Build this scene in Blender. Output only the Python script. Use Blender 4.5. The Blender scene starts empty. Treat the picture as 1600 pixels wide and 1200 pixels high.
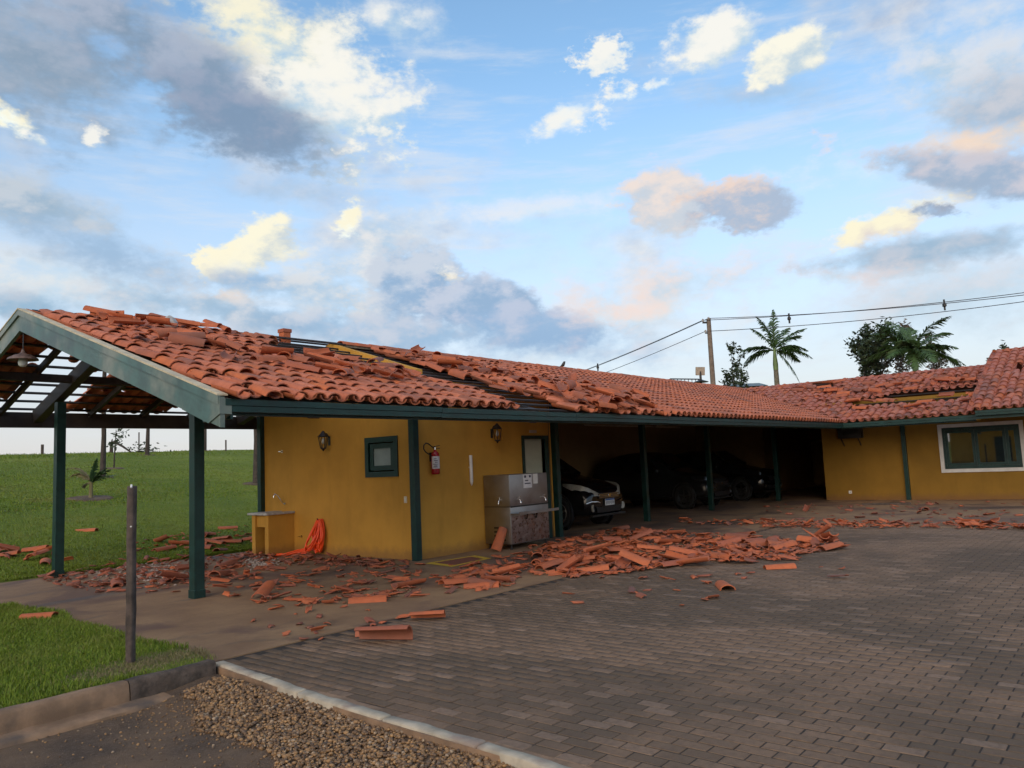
import bpy, bmesh, math, random
import numpy as np
from mathutils import Matrix, Vector, noise as mnoise

random.seed(11)
rng = np.random.default_rng(11)
R = math.radians
SC = bpy.context.scene
COL = SC.collection

# ------------------------------------------------------------------ camera
F_PX, YAW, PITCH, ROLL = 1207.7, R(39.345), R(5.879), R(-2.501)
CAM = Vector((-9.447, -10.046, 1.6))
FW = Vector((math.cos(YAW) * math.cos(PITCH), math.sin(YAW) * math.cos(PITCH), math.sin(PITCH)))
_r0 = FW.cross(Vector((0, 0, 1))).normalized()
_u0 = _r0.cross(FW)
RT = math.cos(ROLL) * _r0 + math.sin(ROLL) * _u0
UP = -math.sin(ROLL) * _r0 + math.cos(ROLL) * _u0
cd = bpy.data.cameras.new('camera')
cam = bpy.data.objects.new('camera', cd)
COL.objects.link(cam)
cd.sensor_fit = 'HORIZONTAL'
cd.sensor_width = 36.0
cd.lens = 36.0 * F_PX / 1600.0
cd.clip_start = 0.05
cd.clip_end = 6000
_m = Matrix((RT, UP, -FW)).transposed().to_4x4()
_m.translation = CAM
cam.matrix_world = _m
SC.camera = cam

def ray(px, py):
    return (FW + RT * ((px - 800) / F_PX) - UP * ((py - 600) / F_PX)).normalized()
def onz(px, py, z=0.0):
    d = ray(px, py); return CAM + d * ((z - CAM.z) / d.z)
def onx(px, py, x):
    d = ray(px, py); return CAM + d * ((x - CAM.x) / d.x)
def ony(px, py, y):
    d = ray(px, py); return CAM + d * ((y - CAM.y) / d.y)
def atdepth(px, py, dep):
    d = ray(px, py); return CAM + d * (dep / d.dot(FW))
def proj(p):
    d = Vector(p) - CAM; z = d.dot(FW)
    if z < 0.05: return (-9999, -9999, z)
    return (800 + F_PX * d.dot(RT) / z, 600 - F_PX * d.dot(UP) / z, z)
def inpoly(x, y, poly):
    c = False; j = len(poly) - 1
    for i in range(len(poly)):
        xi, yi = poly[i]; xj, yj = poly[j]
        if (yi > y) != (yj > y) and x < (xj - xi) * (y - yi) / (yj - yi) + xi: c = not c
        j = i
    return c

# ------------------------------------------------------------------ world, sun, exposure
SUN_AZ, SUN_EL = R(200), R(30)      # direction towards the sun, from +X counter-clockwise
SKY_K = 0.10                         # background strength
def build_world():
    w = bpy.data.worlds.new('World'); SC.world = w; w.use_nodes = True
    w.cycles.sampling_method = 'MANUAL'; w.cycles.sample_map_resolution = 256
    nt = w.node_tree; N = nt.nodes; L = nt.links; N.clear()
    def nd(t, **k):
        n = N.new(t)
        for a, b in k.items(): setattr(n, a, b)
        return n
    def srgb(c):
        return tuple((v / 255 / 12.92) if v / 255 < .04045 else ((v / 255 + .055) / 1.055) ** 2.4 for v in c)
    def colr(c, g=1.0):
        s = srgb(c); return (s[0] * g / SKY_K, s[1] * g / SKY_K, s[2] * g / SKY_K, 1)
    # ---- one cloud as a node group
    g = bpy.data.node_groups.new('cloud', 'ShaderNodeTree')
    I = g.interface
    for nm, st in (('P', 'NodeSocketVector'), ('N', 'NodeSocketFloat'), ('T', 'NodeSocketFloat'), ('Base', 'NodeSocketColor'), ('C', 'NodeSocketVector'),
                   ('IS', 'NodeSocketVector'), ('Rot', 'NodeSocketFloat'), ('Soft', 'NodeSocketFloat'), ('Amp', 'NodeSocketFloat'),
                   ('Lit', 'NodeSocketColor'), ('Dark', 'NodeSocketColor'), ('Bias', 'NodeSocketFloat'), ('Op', 'NodeSocketFloat')):
        I.new_socket(nm, in_out='INPUT', socket_type=st)
    I.new_socket('Out', in_out='OUTPUT', socket_type='NodeSocketColor')
    gn, gl = g.nodes, g.links
    gi = gn.new('NodeGroupInput'); go = gn.new('NodeGroupOutput')
    def gm(op, a, b=None, c=None):
        n = gn.new('ShaderNodeMath'); n.operation = op
        for i, v in enumerate((a, b, c)):
            if v is None: continue
            if isinstance(v, (int, float)): n.inputs[i].default_value = v
            else: gl.new(v, n.inputs[i])
        return n.outputs[0]
    def gv(op, a, b):
        n = gn.new('ShaderNodeVectorMath'); n.operation = op
        gl.new(a, n.inputs[0]); gl.new(b, n.inputs[1]); return n
    dlt = gv('SUBTRACT', gi.outputs['P'], gi.outputs['C']).outputs[0]
    vr = gn.new('ShaderNodeVectorRotate'); vr.rotation_type = 'Z_AXIS'
    gl.new(dlt, vr.inputs['Vector']); gl.new(gi.outputs['Rot'], vr.inputs['Angle'])
    q = gv('MULTIPLY', vr.outputs[0], gi.outputs['IS']).outputs[0]
    ln = gn.new('ShaderNodeVectorMath'); ln.operation = 'LENGTH'; gl.new(q, ln.inputs[0])
    e = gm('ADD', gm('SUBTRACT', 1.0, ln.outputs['Value']), gm('MULTIPLY', gi.outputs['N'], gi.outputs['Amp']))
    mr = gn.new('ShaderNodeMapRange'); mr.interpolation_type = 'SMOOTHSTEP'
    gl.new(e, mr.inputs['Value']); gl.new(gi.outputs['Soft'], mr.inputs['From Max'])
    sp = gn.new('ShaderNodeSeparateXYZ'); gl.new(q, sp.inputs[0])
    tone = gm('ADD', gi.outputs['Bias'], gm('MULTIPLY', gm('SUBTRACT', sp.outputs['Y'], gm('MULTIPLY', sp.outputs['X'], 0.5)), 0.48))
    tone = gm('ADD', tone, gm('ADD', gm('MULTIPLY', gi.outputs['T'], 1.9), gm('MULTIPLY', gi.outputs['N'], .55)))
    tr = gn.new('ShaderNodeMapRange'); tr.interpolation_type = 'SMOOTHSTEP'; gl.new(tone, tr.inputs['Value'])
    mx = gn.new('ShaderNodeMix'); mx.data_type = 'RGBA'
    gl.new(tr.outputs[0], mx.inputs[0]); gl.new(gi.outputs['Dark'], mx.inputs[6]); gl.new(gi.outputs['Lit'], mx.inputs[7])
    m2 = gn.new('ShaderNodeMix'); m2.data_type = 'RGBA'
    gl.new(gm('MULTIPLY', mr.outputs[0], gi.outputs['Op']), m2.inputs[0]); gl.new(gi.outputs['Base'], m2.inputs[6]); gl.new(mx.outputs[2], m2.inputs[7])
    gl.new(m2.outputs[2], go.inputs[0])
    # ---- clear sky
    sky = nd('ShaderNodeTexSky', sky_type='NISHITA', sun_disc=False)
    sky.sun_elevation = SUN_EL; sky.sun_rotation = R(90) - SUN_AZ; sky.air_density = 1.0; sky.dust_density = 0.6; sky.ozone_density = 2.0
    tc = nd('ShaderNodeTexCoord'); d = tc.outputs['Generated']
    def m(op, a, b=None, c=None):
        n = nd('ShaderNodeMath', operation=op)
        for i, v in enumerate((a, b, c)):
            if v is None: continue
            if isinstance(v, (int, float)): n.inputs[i].default_value = v
            else: L.new(v, n.inputs[i])
        return n.outputs[0]
    sx = nd('ShaderNodeSeparateXYZ'); L.new(d, sx.inputs[0])
    az = m('MULTIPLY', m('ARCTAN2', sx.outputs[1], sx.outputs[0]), -180 / math.pi)
    el = m('MULTIPLY', m('ARCSINE', sx.outputs[2]), 180 / math.pi)
    # noises on the direction itself
    mp = nd('ShaderNodeMapping'); mp.inputs['Scale'].default_value = (1, 1, 1.7); L.new(d, mp.inputs[0])
    def noi(scale, det, rough, off=(0, 0, 0), src=None):
        m_ = nd('ShaderNodeMapping'); m_.inputs['Location'].default_value = off; L.new(src or mp.outputs[0], m_.inputs[0])
        n = nd('ShaderNodeTexNoise'); n.inputs['Scale'].default_value = scale; n.inputs['Detail'].default_value = det; n.inputs['Roughness'].default_value = rough
        L.new(m_.outputs[0], n.inputs['Vector']); return n
    n1 = noi(5, 5, .58); n2 = noi(17, 6, .6, (3, 1, 2)); n3 = noi(60, 3, .6, (7, 5, 1))
    Nn = m('ADD', m('MULTIPLY', m('SUBTRACT', n1.outputs[0], .5), .9), m('ADD', m('MULTIPLY', m('SUBTRACT', n2.outputs[0], .5), .95), m('MULTIPLY', m('SUBTRACT', n3.outputs[0], .5), .3)))
    Ns = m('ADD', m('MULTIPLY', m('SUBTRACT', n1.outputs[0], .5), .35), m('ADD', m('MULTIPLY', m('SUBTRACT', n2.outputs[0], .5), 1.25), m('MULTIPLY', m('SUBTRACT', n3.outputs[0], .5), 1.15)))
    # the same field a little towards the sun side: its difference shades the clouds
    sh = (-math.sin(YAW) * 0.018, math.cos(YAW) * 0.018, 0.016)
    n2b = noi(17, 6, .6, (3 + sh[0], 1 + sh[1], 2 + sh[2])); n1b = noi(5, 5, .58, (sh[0] * 2, sh[1] * 2, sh[2] * 2))
    Tn = m('ADD', m('MULTIPLY', m('SUBTRACT', n2.outputs[0], n2b.outputs[0]), 1.3), m('MULTIPLY', m('SUBTRACT', n1.outputs[0], n1b.outputs[0]), 1.0))
    wv = nd('ShaderNodeCombineXYZ')
    L.new(m('ADD', az, m('MULTIPLY', m('SUBTRACT', n2.outputs[0], .5), 2.2)), wv.inputs[0])
    L.new(m('ADD', el, m('MULTIPLY', m('SUBTRACT', n1.outputs[0], .5), 2.6)), wv.inputs[1])
    # gain on the clear sky and a pale layer near the horizon
    gx = nd('ShaderNodeMix', data_type='RGBA', blend_type='MULTIPLY'); gx.inputs[0].default_value = 1
    L.new(sky.outputs[0], gx.inputs[6]); gx.inputs[7].default_value = (2.35, 2.60, 2.45, 1)
    hz = nd('ShaderNodeMapRange', interpolation_type='SMOOTHSTEP'); L.new(el, hz.inputs['Value'])
    hz.inputs['From Min'].default_value = 30; hz.inputs['From Max'].default_value = -1; hz.inputs['To Max'].default_value = .9
    hm = nd('ShaderNodeMix', data_type='RGBA'); L.new(hz.outputs[0], hm.inputs[0]); L.new(gx.outputs[2], hm.inputs[6]); hm.inputs[7].default_value = colr((212, 206, 212))
    # streaky high cloud and scattered cloud, everywhere in the sky
    mpc = nd('ShaderNodeMapping'); mpc.inputs['Scale'].default_value = (1, 1, 7); mpc.inputs['Rotation'].default_value = (R(6), R(5), 0); L.new(d, mpc.inputs[0])
    nc = noi(4.5, 6, .62, (1, 2, 3), mpc.outputs[0])
    c1 = nd('ShaderNodeMapRange', interpolation_type='SMOOTHSTEP'); L.new(nc.outputs[0], c1.inputs['Value'])
    c1.inputs['From Min'].default_value = .47; c1.inputs['From Max'].default_value = .75; c1.inputs['To Max'].default_value = .55
    cm = nd('ShaderNodeMix', data_type='RGBA'); L.new(c1.outputs[0], cm.inputs[0]); L.new(hm.outputs[2], cm.inputs[6]); cm.inputs[7].default_value = colr((226, 230, 236))
    n4 = noi(3.2, 6, .56, (11, 4, 8))
    c2 = nd('ShaderNodeMapRange', interpolation_type='SMOOTHSTEP'); L.new(n4.outputs[0], c2.inputs['Value'])
    c2.inputs['From Min'].default_value = .52; c2.inputs['From Max'].default_value = .70; c2.inputs['To Max'].default_value = .6
    t2 = nd('ShaderNodeMapRange'); L.new(Tn, t2.inputs['Value']); t2.inputs['From Min'].default_value = -.3; t2.inputs['From Max'].default_value = .3
    cc = nd('ShaderNodeMix', data_type='RGBA'); L.new(t2.outputs[0], cc.inputs[0]); cc.inputs[6].default_value = colr((186, 186, 194)); cc.inputs[7].default_value = colr((252, 236, 212))
    cm2 = nd('ShaderNodeMix', data_type='RGBA'); L.new(c2.outputs[0], cm2.inputs[0]); L.new(cm.outputs[2], cm2.inputs[6]); L.new(cc.outputs[2], cm2.inputs[7])
    cur = cm2.outputs[2]
    CREAM, WHITE, PEACH, PINK = (254, 247, 218), (250, 248, 240), (250, 222, 196), (232, 218, 216)
    GREY, DGREY, BGREY, LGREY, VGREY = (150, 164, 188), (108, 122, 150), (138, 160, 194), (190, 202, 220), (174, 178, 198)
    # px, py, half w, half h, tilt, soft, amp, lit, dark, bias, opacity
    clouds = [
        (100, 445, 330, 85, 4, .9, 1.6, (232, 234, 232), (190, 204, 222), .6, .8),
        (420, 520, 420, 60, 2, .9, 1.5, (205, 210, 222), (158, 178, 208), .35, .85),
        (850, 530, 260, 55, 4, .8, 1.4, (206, 206, 220), (150, 172, 208), .3, .9),
        (1060, 455, 360, 66, -7, .9, 1.7, (240, 224, 218), (192, 200, 216), .58, .92),
        (1450, 460, 320, 75, -5, 1.0, 1.4, (214, 216, 222), (178, 190, 208), .45, .85),
        (1260, 300, 280, 48, -8, 1.0, 2.2, (238, 241, 242), (206, 222, 236), .7, .75),
        (850, 320, 150, 22, -4, .9, 2.2, (240, 240, 242), (210, 222, 236), .6, .6),
        (470, 300, 150, 26, 4, .9, 1.8, LGREY, GREY, .4, .5),
        (60, 90, 230, 105, 8, .7, 1.5, (165, 178, 196), (112, 126, 152), .35, .95),
        (430, 62, 185, 78, 14, .7, 2.2, CREAM, (186, 200, 216), .68, .92),
        (290, 110, 270, 80, 20, .55, 1.5, (168, 180, 200), DGREY, .3, .95),
        (530, 170, 130, 100, 20, .5, 2.2, WHITE, (190, 203, 220), .6, .9),
        (400, 195, 190, 55, 12, .55, 1.5, (150, 164, 188), (104, 120, 152), .22, .95),
        (590, 225, 60, 42, 10, .5, 2.0, WHITE, LGREY, .65, .85),
        (635, 32, 95, 42, 12, .8, 1.8, WHITE, LGREY, .65, .8),
        (15, 178, 30, 18, 20, .4, 1.2, CREAM, WHITE, .6, .95), (62, 213, 17, 9, 20, .4, 1.3, WHITE, LGREY, .6, .9), (148, 210, 19, 16, 30, .4, 1.3, WHITE, LGREY, .6, .9),
        (45, 315, 130, 42, 9, .6, 1.5, (196, 206, 216), (146, 164, 190), .3, .9),
        (175, 400, 170, 44, 14, .6, 1.4, (200, 208, 218), (132, 154, 188), .25, .9),
        (575, 400, 120, 95, -35, .6, 1.6, (232, 232, 232), (172, 190, 216), .4, .85),
        (545, 345, 22, 36, 15, .35, 1.2, CREAM, WHITE, .6, .95),
        (405, 388, 88, 46, -26, .34, 1.9, (255, 249, 222), (198, 200, 208), .68, .97), (352, 408, 40, 22, -10, .4, 1.8, (255, 248, 220), (232, 226, 222), .6, .9),
        (410, 442, 105, 20, 0, .6, 1.3, (176, 190, 210), (124, 150, 188), .25, .9),
        (355, 470, 52, 17, 0, .6, 1.4, PEACH, LGREY, .6, .85), (565, 490, 46, 32, 20, .5, 1.7, (250, 236, 222), LGREY, .6, .85),
        (450, 500, 130, 24, 4, .7, 1.3, (186, 198, 214), (136, 160, 194), .25, .85),
        (640, 432, 80, 60, -10, .3, 1.5, (204, 214, 228), (142, 164, 200), .42, .95), (750, 468, 110, 44, 6, .3, 1.5, (198, 208, 226), (140, 162, 198), .36, .95), (480, 450, 120, 60, 10, .7, 1.7, (222, 226, 230), (164, 184, 212), .45, .85), (300, 478, 150, 30, 4, .6, 1.6, (214, 220, 228), (150, 172, 202), .35, .85), (30, 480, 90, 26, 2, .5, 1.5, (186, 200, 216), (140, 166, 196), .3, .9),
        (700, 425, 26, 16, 0, .5, 1.3, WHITE, PEACH, .6, .8), (830, 508, 130, 38, 8, .35, 1.4, (190, 202, 224), (144, 168, 206), .34, .92), (610, 510, 200, 26, 3, .6, 1.5, (200, 210, 226), (150, 174, 208), .35, .85),
        (945, 92, 44, 28, -25, .35, 1.6, WHITE, (206, 214, 228), .66, .95), (870, 190, 84, 24, -22, .5, 1.9, WHITE, (226, 230, 238), .6, .92),
        (960, 158, 52, 22, -25, .5, 1.7, WHITE, (226, 230, 238), .6, .9), (1012, 134, 42, 11, -12, .5, 1.7, WHITE, (222, 228, 238), .6, .85),
        (1200, 150, 150, 42, 6, 1.0, 1.5, LGREY, (158, 178, 208), .35, .75),
        (1110, 58, 74, 38, -6, .4, 1.7, WHITE, (192, 204, 220), .64, .97), (1222, 90, 74, 36, -8, .34, 1.7, (254, 250, 232), (184, 196, 214), .6, .97),
        (1500, 105, 150, 110, 6, .8, 1.5, (224, 228, 234), (178, 192, 212), .5, .9), (1560, 165, 110, 62, 12, .7, 1.4, (200, 204, 214), (158, 170, 196), .3, .9),
        (1530, 215, 120, 22, -4, .6, 1.4, PEACH, (206, 198, 204), .6, .85), (1500, 262, 140, 34, 14, .5, 1.5, (204, 202, 212), (150, 162, 190), .28, .92),
        (1285, 222, 28, 14, 0, .6, 1.5, PEACH, PINK, .5, .6),
        (1050, 312, 80, 58, 22, .3, 1.2, (240, 226, 218), (196, 196, 210), .5, .97), (1175, 328, 105, 46, 8, .25, 1.2, (238, 216, 204), (166, 174, 200), .3, .97),
        (1370, 357, 100, 24, -16, .4, 1.9, (255, 247, 216), (222, 204, 200), .66, .97), (1420, 392, 200, 26, -6, .6, 1.3, (190, 200, 214), (146, 166, 194), .25, .9),
        (1458, 328, 42, 11, 6, .4, 1.4, GREY, (134, 152, 186), .3, .9), (1010, 482, 150, 22, -6, .8, 1.7, (246, 226, 218), PINK, .6, .6), (1330, 430, 120, 16, -5, .8, 1.6, (232, 222, 222), LGREY, .5, .7),
    ]
    for (px, py, hw, hh, tilt, soft, amp, lit, dark, bias, op) in clouds:
        v = ray(px, py); dark = tuple(min(255, c_ + (30 if sum(dark) < 480 else 12)) for c_ in dark); dark = (dark[0] - 4, dark[1] + 4, dark[2])
        n = nd('ShaderNodeGroup'); n.node_tree = g
        L.new(wv.outputs[0], n.inputs['P']); L.new(Ns if hw < 72 else Nn, n.inputs['N']); L.new(Tn, n.inputs['T']); L.new(cur, n.inputs['Base'])
        n.inputs['C'].default_value = (-math.degrees(math.atan2(v.y, v.x)), math.degrees(math.asin(v.z)), 0)
        n.inputs['IS'].default_value = (1 / (hw * .0474 * 1.05), 1 / (hh * .0474 * 1.05), 0)
        n.inputs['Rot'].default_value = R(tilt) + .04
        n.inputs['Soft'].default_value = soft * (2.0 if hw < 72 else 1.35); n.inputs['Amp'].default_value = amp * (1.35 if hw < 72 else 1.1)
        n.inputs['Lit'].default_value = colr(lit); n.inputs['Dark'].default_value = colr(dark)
        n.inputs['Bias'].default_value = bias; n.inputs['Op'].default_value = op
        cur = n.outputs[0]
    bg = nd('ShaderNodeBackground'); bg.inputs['Strength'].default_value = SKY_K; L.new(cur, bg.inputs[0])
    out = nd('ShaderNodeOutputWorld'); L.new(bg.outputs[0], out.inputs[0])
build_world()
sl = bpy.data.lights.new('sun', 'SUN'); sl.energy = 1.5; sl.angle = R(55); sl.color = (1.0, .66, .36)
so = bpy.data.objects.new('sun', sl); COL.objects.link(so)
_sd = Vector((math.cos(SUN_AZ) * math.cos(SUN_EL), math.sin(SUN_AZ) * math.cos(SUN_EL), math.sin(SUN_EL)))
so.rotation_euler = _sd.to_track_quat('Z', 'Y').to_euler(); so.location = _sd * 60
SC.view_settings.view_transform = 'Standard'; SC.view_settings.look = 'None'; SC.view_settings.exposure = 0.0; SC.view_settings.gamma = 1.0
SC.view_settings.use_curve_mapping = False
SC.render.engine = 'CYCLES'; SC.cycles.use_denoising = True; SC.cycles.use_adaptive_sampling = True; SC.cycles.adaptive_threshold = .02; SC.cycles.adaptive_min_samples = 12; SC.cycles.max_bounces = 5; SC.cycles.diffuse_bounces = 4; SC.cycles.transparent_max_bounces = 12

# ------------------------------------------------------------------ materials
def _mat(name):
    m = bpy.data.materials.new(name); m.use_nodes = True
    nt = m.node_tree; b = nt.nodes['Principled BSDF']
    return m, nt, b
class NT:
    def __init__(s, nt): s.nt = nt; s.N = nt.nodes; s.L = nt.links
    def n(s, t, **k):
        x = s.N.new(t)
        for a, b in k.items(): setattr(x, a, b)
        return x
    def put(s, sock, v):
        if isinstance(v, (int, float)): sock.default_value = v
        elif isinstance(v, tuple): sock.default_value = v if len(v) != 3 or sock.type == 'VECTOR' else (*v, 1)
        else: s.L.new(v, sock)
    def m(s, op, a, b=None, c=None, clamp=False):
        x = s.n('ShaderNodeMath', operation=op, use_clamp=clamp)
        for i, v in enumerate((a, b, c)):
            if v is not None: s.put(x.inputs[i], v)
        return x.outputs[0]
    def mix(s, f, a, b, mode='MIX'):
        x = s.n('ShaderNodeMix', data_type='RGBA', blend_type=mode)
        s.put(x.inputs[0], f); s.put(x.inputs[6], a); s.put(x.inputs[7], b); return x.outputs[2]
    def noise(s, scale, det=4, rough=.55, vec=None, dist=0):
        x = s.n('ShaderNodeTexNoise'); x.inputs['Scale'].default_value = scale; x.inputs['Detail'].default_value = det; x.inputs['Roughness'].default_value = rough; x.inputs['Distortion'].default_value = dist
        if vec is not None: s.L.new(vec, x.inputs['Vector'])
        return x.outputs[0]
    def ramp(s, v, lo, hi, a=0., b=1.):
        x = s.n('ShaderNodeMapRange', interpolation_type='SMOOTHSTEP'); s.put(x.inputs['Value'], v)
        x.inputs['From Min'].default_value = lo; x.inputs['From Max'].default_value = hi; x.inputs['To Min'].default_value = a; x.inputs['To Max'].default_value = b
        return x.outputs[0]
    def pos(s, sc=(1, 1, 1)):
        g = s.n('ShaderNodeNewGeometry')
        mp = s.n('ShaderNodeMapping'); mp.inputs['Scale'].default_value = sc; s.L.new(g.outputs['Position'], mp.inputs[0]); return mp.outputs[0]
    def rnd(s, k=0.):
        g = s.n('ShaderNodeNewGeometry'); o = s.n('ShaderNodeObjectInfo')
        v = s.m('ADD', s.m('MULTIPLY', g.outputs['Random Per Island'], 57.3), s.m('MULTIPLY', o.outputs['Random'], 31.7))
        w = s.n('ShaderNodeTexWhiteNoise', noise_dimensions='1D'); s.L.new(s.m('ADD', v, k), w.inputs['W']); return w.outputs[0]
    def bump(s, h, strength, dist=.01, nrm=None):
        x = s.n('ShaderNodeBump'); x.inputs['Strength'].default_value = strength; x.inputs['Distance'].default_value = dist; s.L.new(h, x.inputs['Height'])
        return x.outputs[0]

def simple(name, col, rough=.7, var=.2, scale=6, metal=0., bump=0., bscale=80, col2=None, spec=.5, tint=0.):
    m, nt, b = _mat(name); t = NT(nt); p = t.pos()
    n = t.noise(scale, 6, .6, p); lo = tuple(c * (1 - var) for c in col); hi = tuple(min(1, c * (1 + var)) for c in col)
    c = t.mix(t.ramp(n, .3, .7), lo, hi)
    if col2: c = t.mix(t.ramp(t.noise(scale * .4, 5, .6, p), .5, .68), c, col2)
    if tint: c = t.mix(tint, c, t.mix(t.rnd(), tuple(x * .55 for x in col), tuple(min(1, x * 1.35) for x in col)))
    t.L.new(c, b.inputs['Base Color']); t.put(b.inputs['Roughness'], t.ramp(n, 0, 1, max(0, rough - .12), min(1, rough + .12))); b.inputs['Metallic'].default_value = metal
    b.inputs['Specular IOR Level'].default_value = spec
    if bump: t.L.new(t.bump(t.noise(bscale, 5, .6, p), bump), b.inputs['Normal'])
    return m

def tile_mat(name, cols, stain, dark=.35, pale=None):
    m, nt, b = _mat(name); t = NT(nt); p = t.pos()
    r1 = t.rnd(); r2 = t.rnd(3.1)
    c = t.mix(t.ramp(r1, 0, 1), cols[0], cols[1]); c = t.mix(t.ramp(r2, .6, 1.0), c, cols[2])
    n = t.noise(9, 7, .62, p); c = t.mix(t.ramp(n, .35, .75, 0, .55), c, tuple(x * .62 for x in cols[0]))
    big = t.noise(1.1, 6, .65, p); c = t.mix(t.ramp(big, .46, .68, 0, stain), c, (.17, .085, .062))
    sp = t.noise(55, 3, .6, p); c = t.mix(t.ramp(sp, .6, .75, 0, dark), c, (.10, .05, .04))
    if pale: c = t.mix(t.ramp(t.noise(3.5, 6, .65, p), .48, .7, 0, .6), c, pale)
    c = t.mix(t.ramp(t.rnd(8.2), .83, .97, 0, .6), c, (.15, .08, .065))
    t.L.new(c, b.inputs['Base Color']); b.inputs['Roughness'].default_value = .78; b.inputs['Specular IOR Level'].default_value = .35
    t.L.new(t.bump(t.noise(120, 4, .6, p), .35, .004), b.inputs['Normal'])
    return m
MT = {}
MT['tile'] = tile_mat('terracotta_tile', ((.48, .138, .064), (.57, .192, .105), (.56, .152, .050)), .55)
MT['tile_dusty'] = tile_mat('dusty_terracotta_tile', ((.41, .124, .080), (.50, .18, .118), (.51, .142, .052)), .45, .4, (.38, .185, .145))
MT['shard'] = tile_mat('broken_terracotta', ((.54, .148, .058), (.46, .122, .050), (.36, .110, .062)), .5, .4)
MT['shard_old'] = tile_mat('grimy_terracotta', ((.32, .105, .062), (.38, .115, .062), (.22, .088, .062)), .6, .5)
MT['green'] = simple('dark_green_paint', (.006, .032, .027), .42, .25, 7, bump=.06, bscale=40, col2=(.009, .040, .034), spec=.4)
MT['green_faded_glare'] = simple('faded_glare_green_paint', (.055, .115, .105), .42, .4, 2.2, bump=.1, bscale=30, col2=(.20, .225, .185))  # weathered paint, made paler still with the glare put into its colour
MT['cream'] = simple('cream_flashing', (.55, .46, .30), .6, .2, 8)
MT['wood'] = simple('dark_stained_wood', (.035, .026, .022), .6, .35, 5, bump=.3, bscale=50)
MT['oldwood'] = simple('weathered_wood', (.075, .055, .045), .85, .45, 9, bump=.6, bscale=60)
MT['steel'] = simple('brushed_steel', (.36, .345, .335), .42, .12, 3, metal=1., bump=.05, bscale=12)
MT['steel_film'] = simple('crinkled_film_on_steel', (.30, .26, .26), .3, .3, 14, metal=1., bump=.9, bscale=14, col2=(.34, .24, .22))
MT['chrome'] = simple('chrome', (.75, .75, .75), .12, .05, 5, metal=1.)
MT['white'] = simple('white_plastic', (.72, .71, .68), .45, .08, 6)
MT['cream_plastic'] = simple('ivory_plastic', (.66, .58, .44), .5, .08, 6)
MT['black'] = simple('black_plastic', (.012, .012, .013), .5, .2, 8)
MT['iron'] = simple('black_iron', (.018, .017, .016), .45, .4, 20, bump=.1)
MT['rubber'] = simple('tyre_rubber', (.014, .014, .014), .8, .2, 20)
MT['red'] = simple('red_enamel', (.34, .012, .018), .25, .1, 5)
MT['paper'] = simple('paper_label', (.66, .66, .68), .6, .08, 20)
MT['ink'] = simple('dark_ink', (.03, .035, .07), .6, .1, 20)
MT['blue'] = simple('blue_band', (.02, .09, .28), .5, .1, 20)
MT['hose'] = simple('orange_hose', (.95, .085, .010), .38, .12, 12)
MT['stone'] = simple('grey_stone', (.42, .40, .37), .55, .25, 16, bump=.1)
MT['yellow_line'] = simple('yellow_floor_paint', (.62, .40, .035), .6, .25, 14)
MT['red_floor'] = simple('worn_red_floor_paint', (.20, .065, .045), .75, .3, 12)
MT['innerwall'] = simple('pale_green_plaster', (.48, .50, .38), .85, .08, 3)
MT['concrete_pole'] = simple('concrete_pole', (.19, .145, .11), .9, .25, 6, bump=.3)
MT['wire'] = simple('cable', (.03, .03, .035), .6, .1, 5)
MT['trunk'] = simple('palm_trunk', (.16, .14, .10), .9, .35, 6, bump=.6, bscale=30)
MT['bark'] = simple('bark', (.055, .042, .034), .9, .4, 9, bump=.7, bscale=40)
MT['crownshaft'] = simple('palm_crownshaft', (.13, .20, .06), .5, .25, 4)
MT['frond'] = simple('palm_frond', (.055, .105, .028), .5, .3, 2, tint=.6)
MT['leaf'] = simple('dark_leaf', (.038, .058, .024), .6, .35, .8, tint=.7)
MT['leaf_red'] = simple('bronze_leaf', (.085, .06, .035), .6, .35, .8, tint=.7)
MT['dryleaf'] = simple('dry_frond', (.19, .16, .075), .8, .35, 4, tint=.6)
MT['glass_grey'] = simple('frosted_glass', (.22, .27, .26), .35, .12, 4)
MT['bulb'] = simple('frosted_bulb', (.62, .66, .66), .3, .05, 4)
MT['rust'] = simple('rusty_enamel', (.13, .085, .07), .6, .5, 14, bump=.3)
MT['carpaint'] = simple('black_car_paint', (.006, .007, .009), .12, .1, 3)
MT['carpaint_grey'] = simple('dark_grey_car_paint', (.015, .016, .018), .16, .1, 3)
MT['glass_dark'] = simple('dark_car_glass', (.01, .011, .012), .05, .1, 3)
MT['lens'] = simple('headlight_lens', (.34, .32, .27), .25, .12, 30)
MT['lens_dim'] = simple('clouded_lens', (.16, .16, .15), .35, .2, 30)
MT['redlens'] = simple('red_lens', (.4, .01, .01), .15, .1, 10)
MT['roofdeck'] = simple('dark_underlay', (.05, .03, .025), .9, .3, 3)
MT['mortar'] = simple('ridge_mortar', (.30, .23, .15), .95, .35, 20, bump=.5)
MT['beige'] = simple('beige_panel', (.42, .33, .25), .7, .15, 5)
MT['far_roof'] = simple('grey_green_roof_sheet', (.15, .19, .19), .6, .2, 2)

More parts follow.
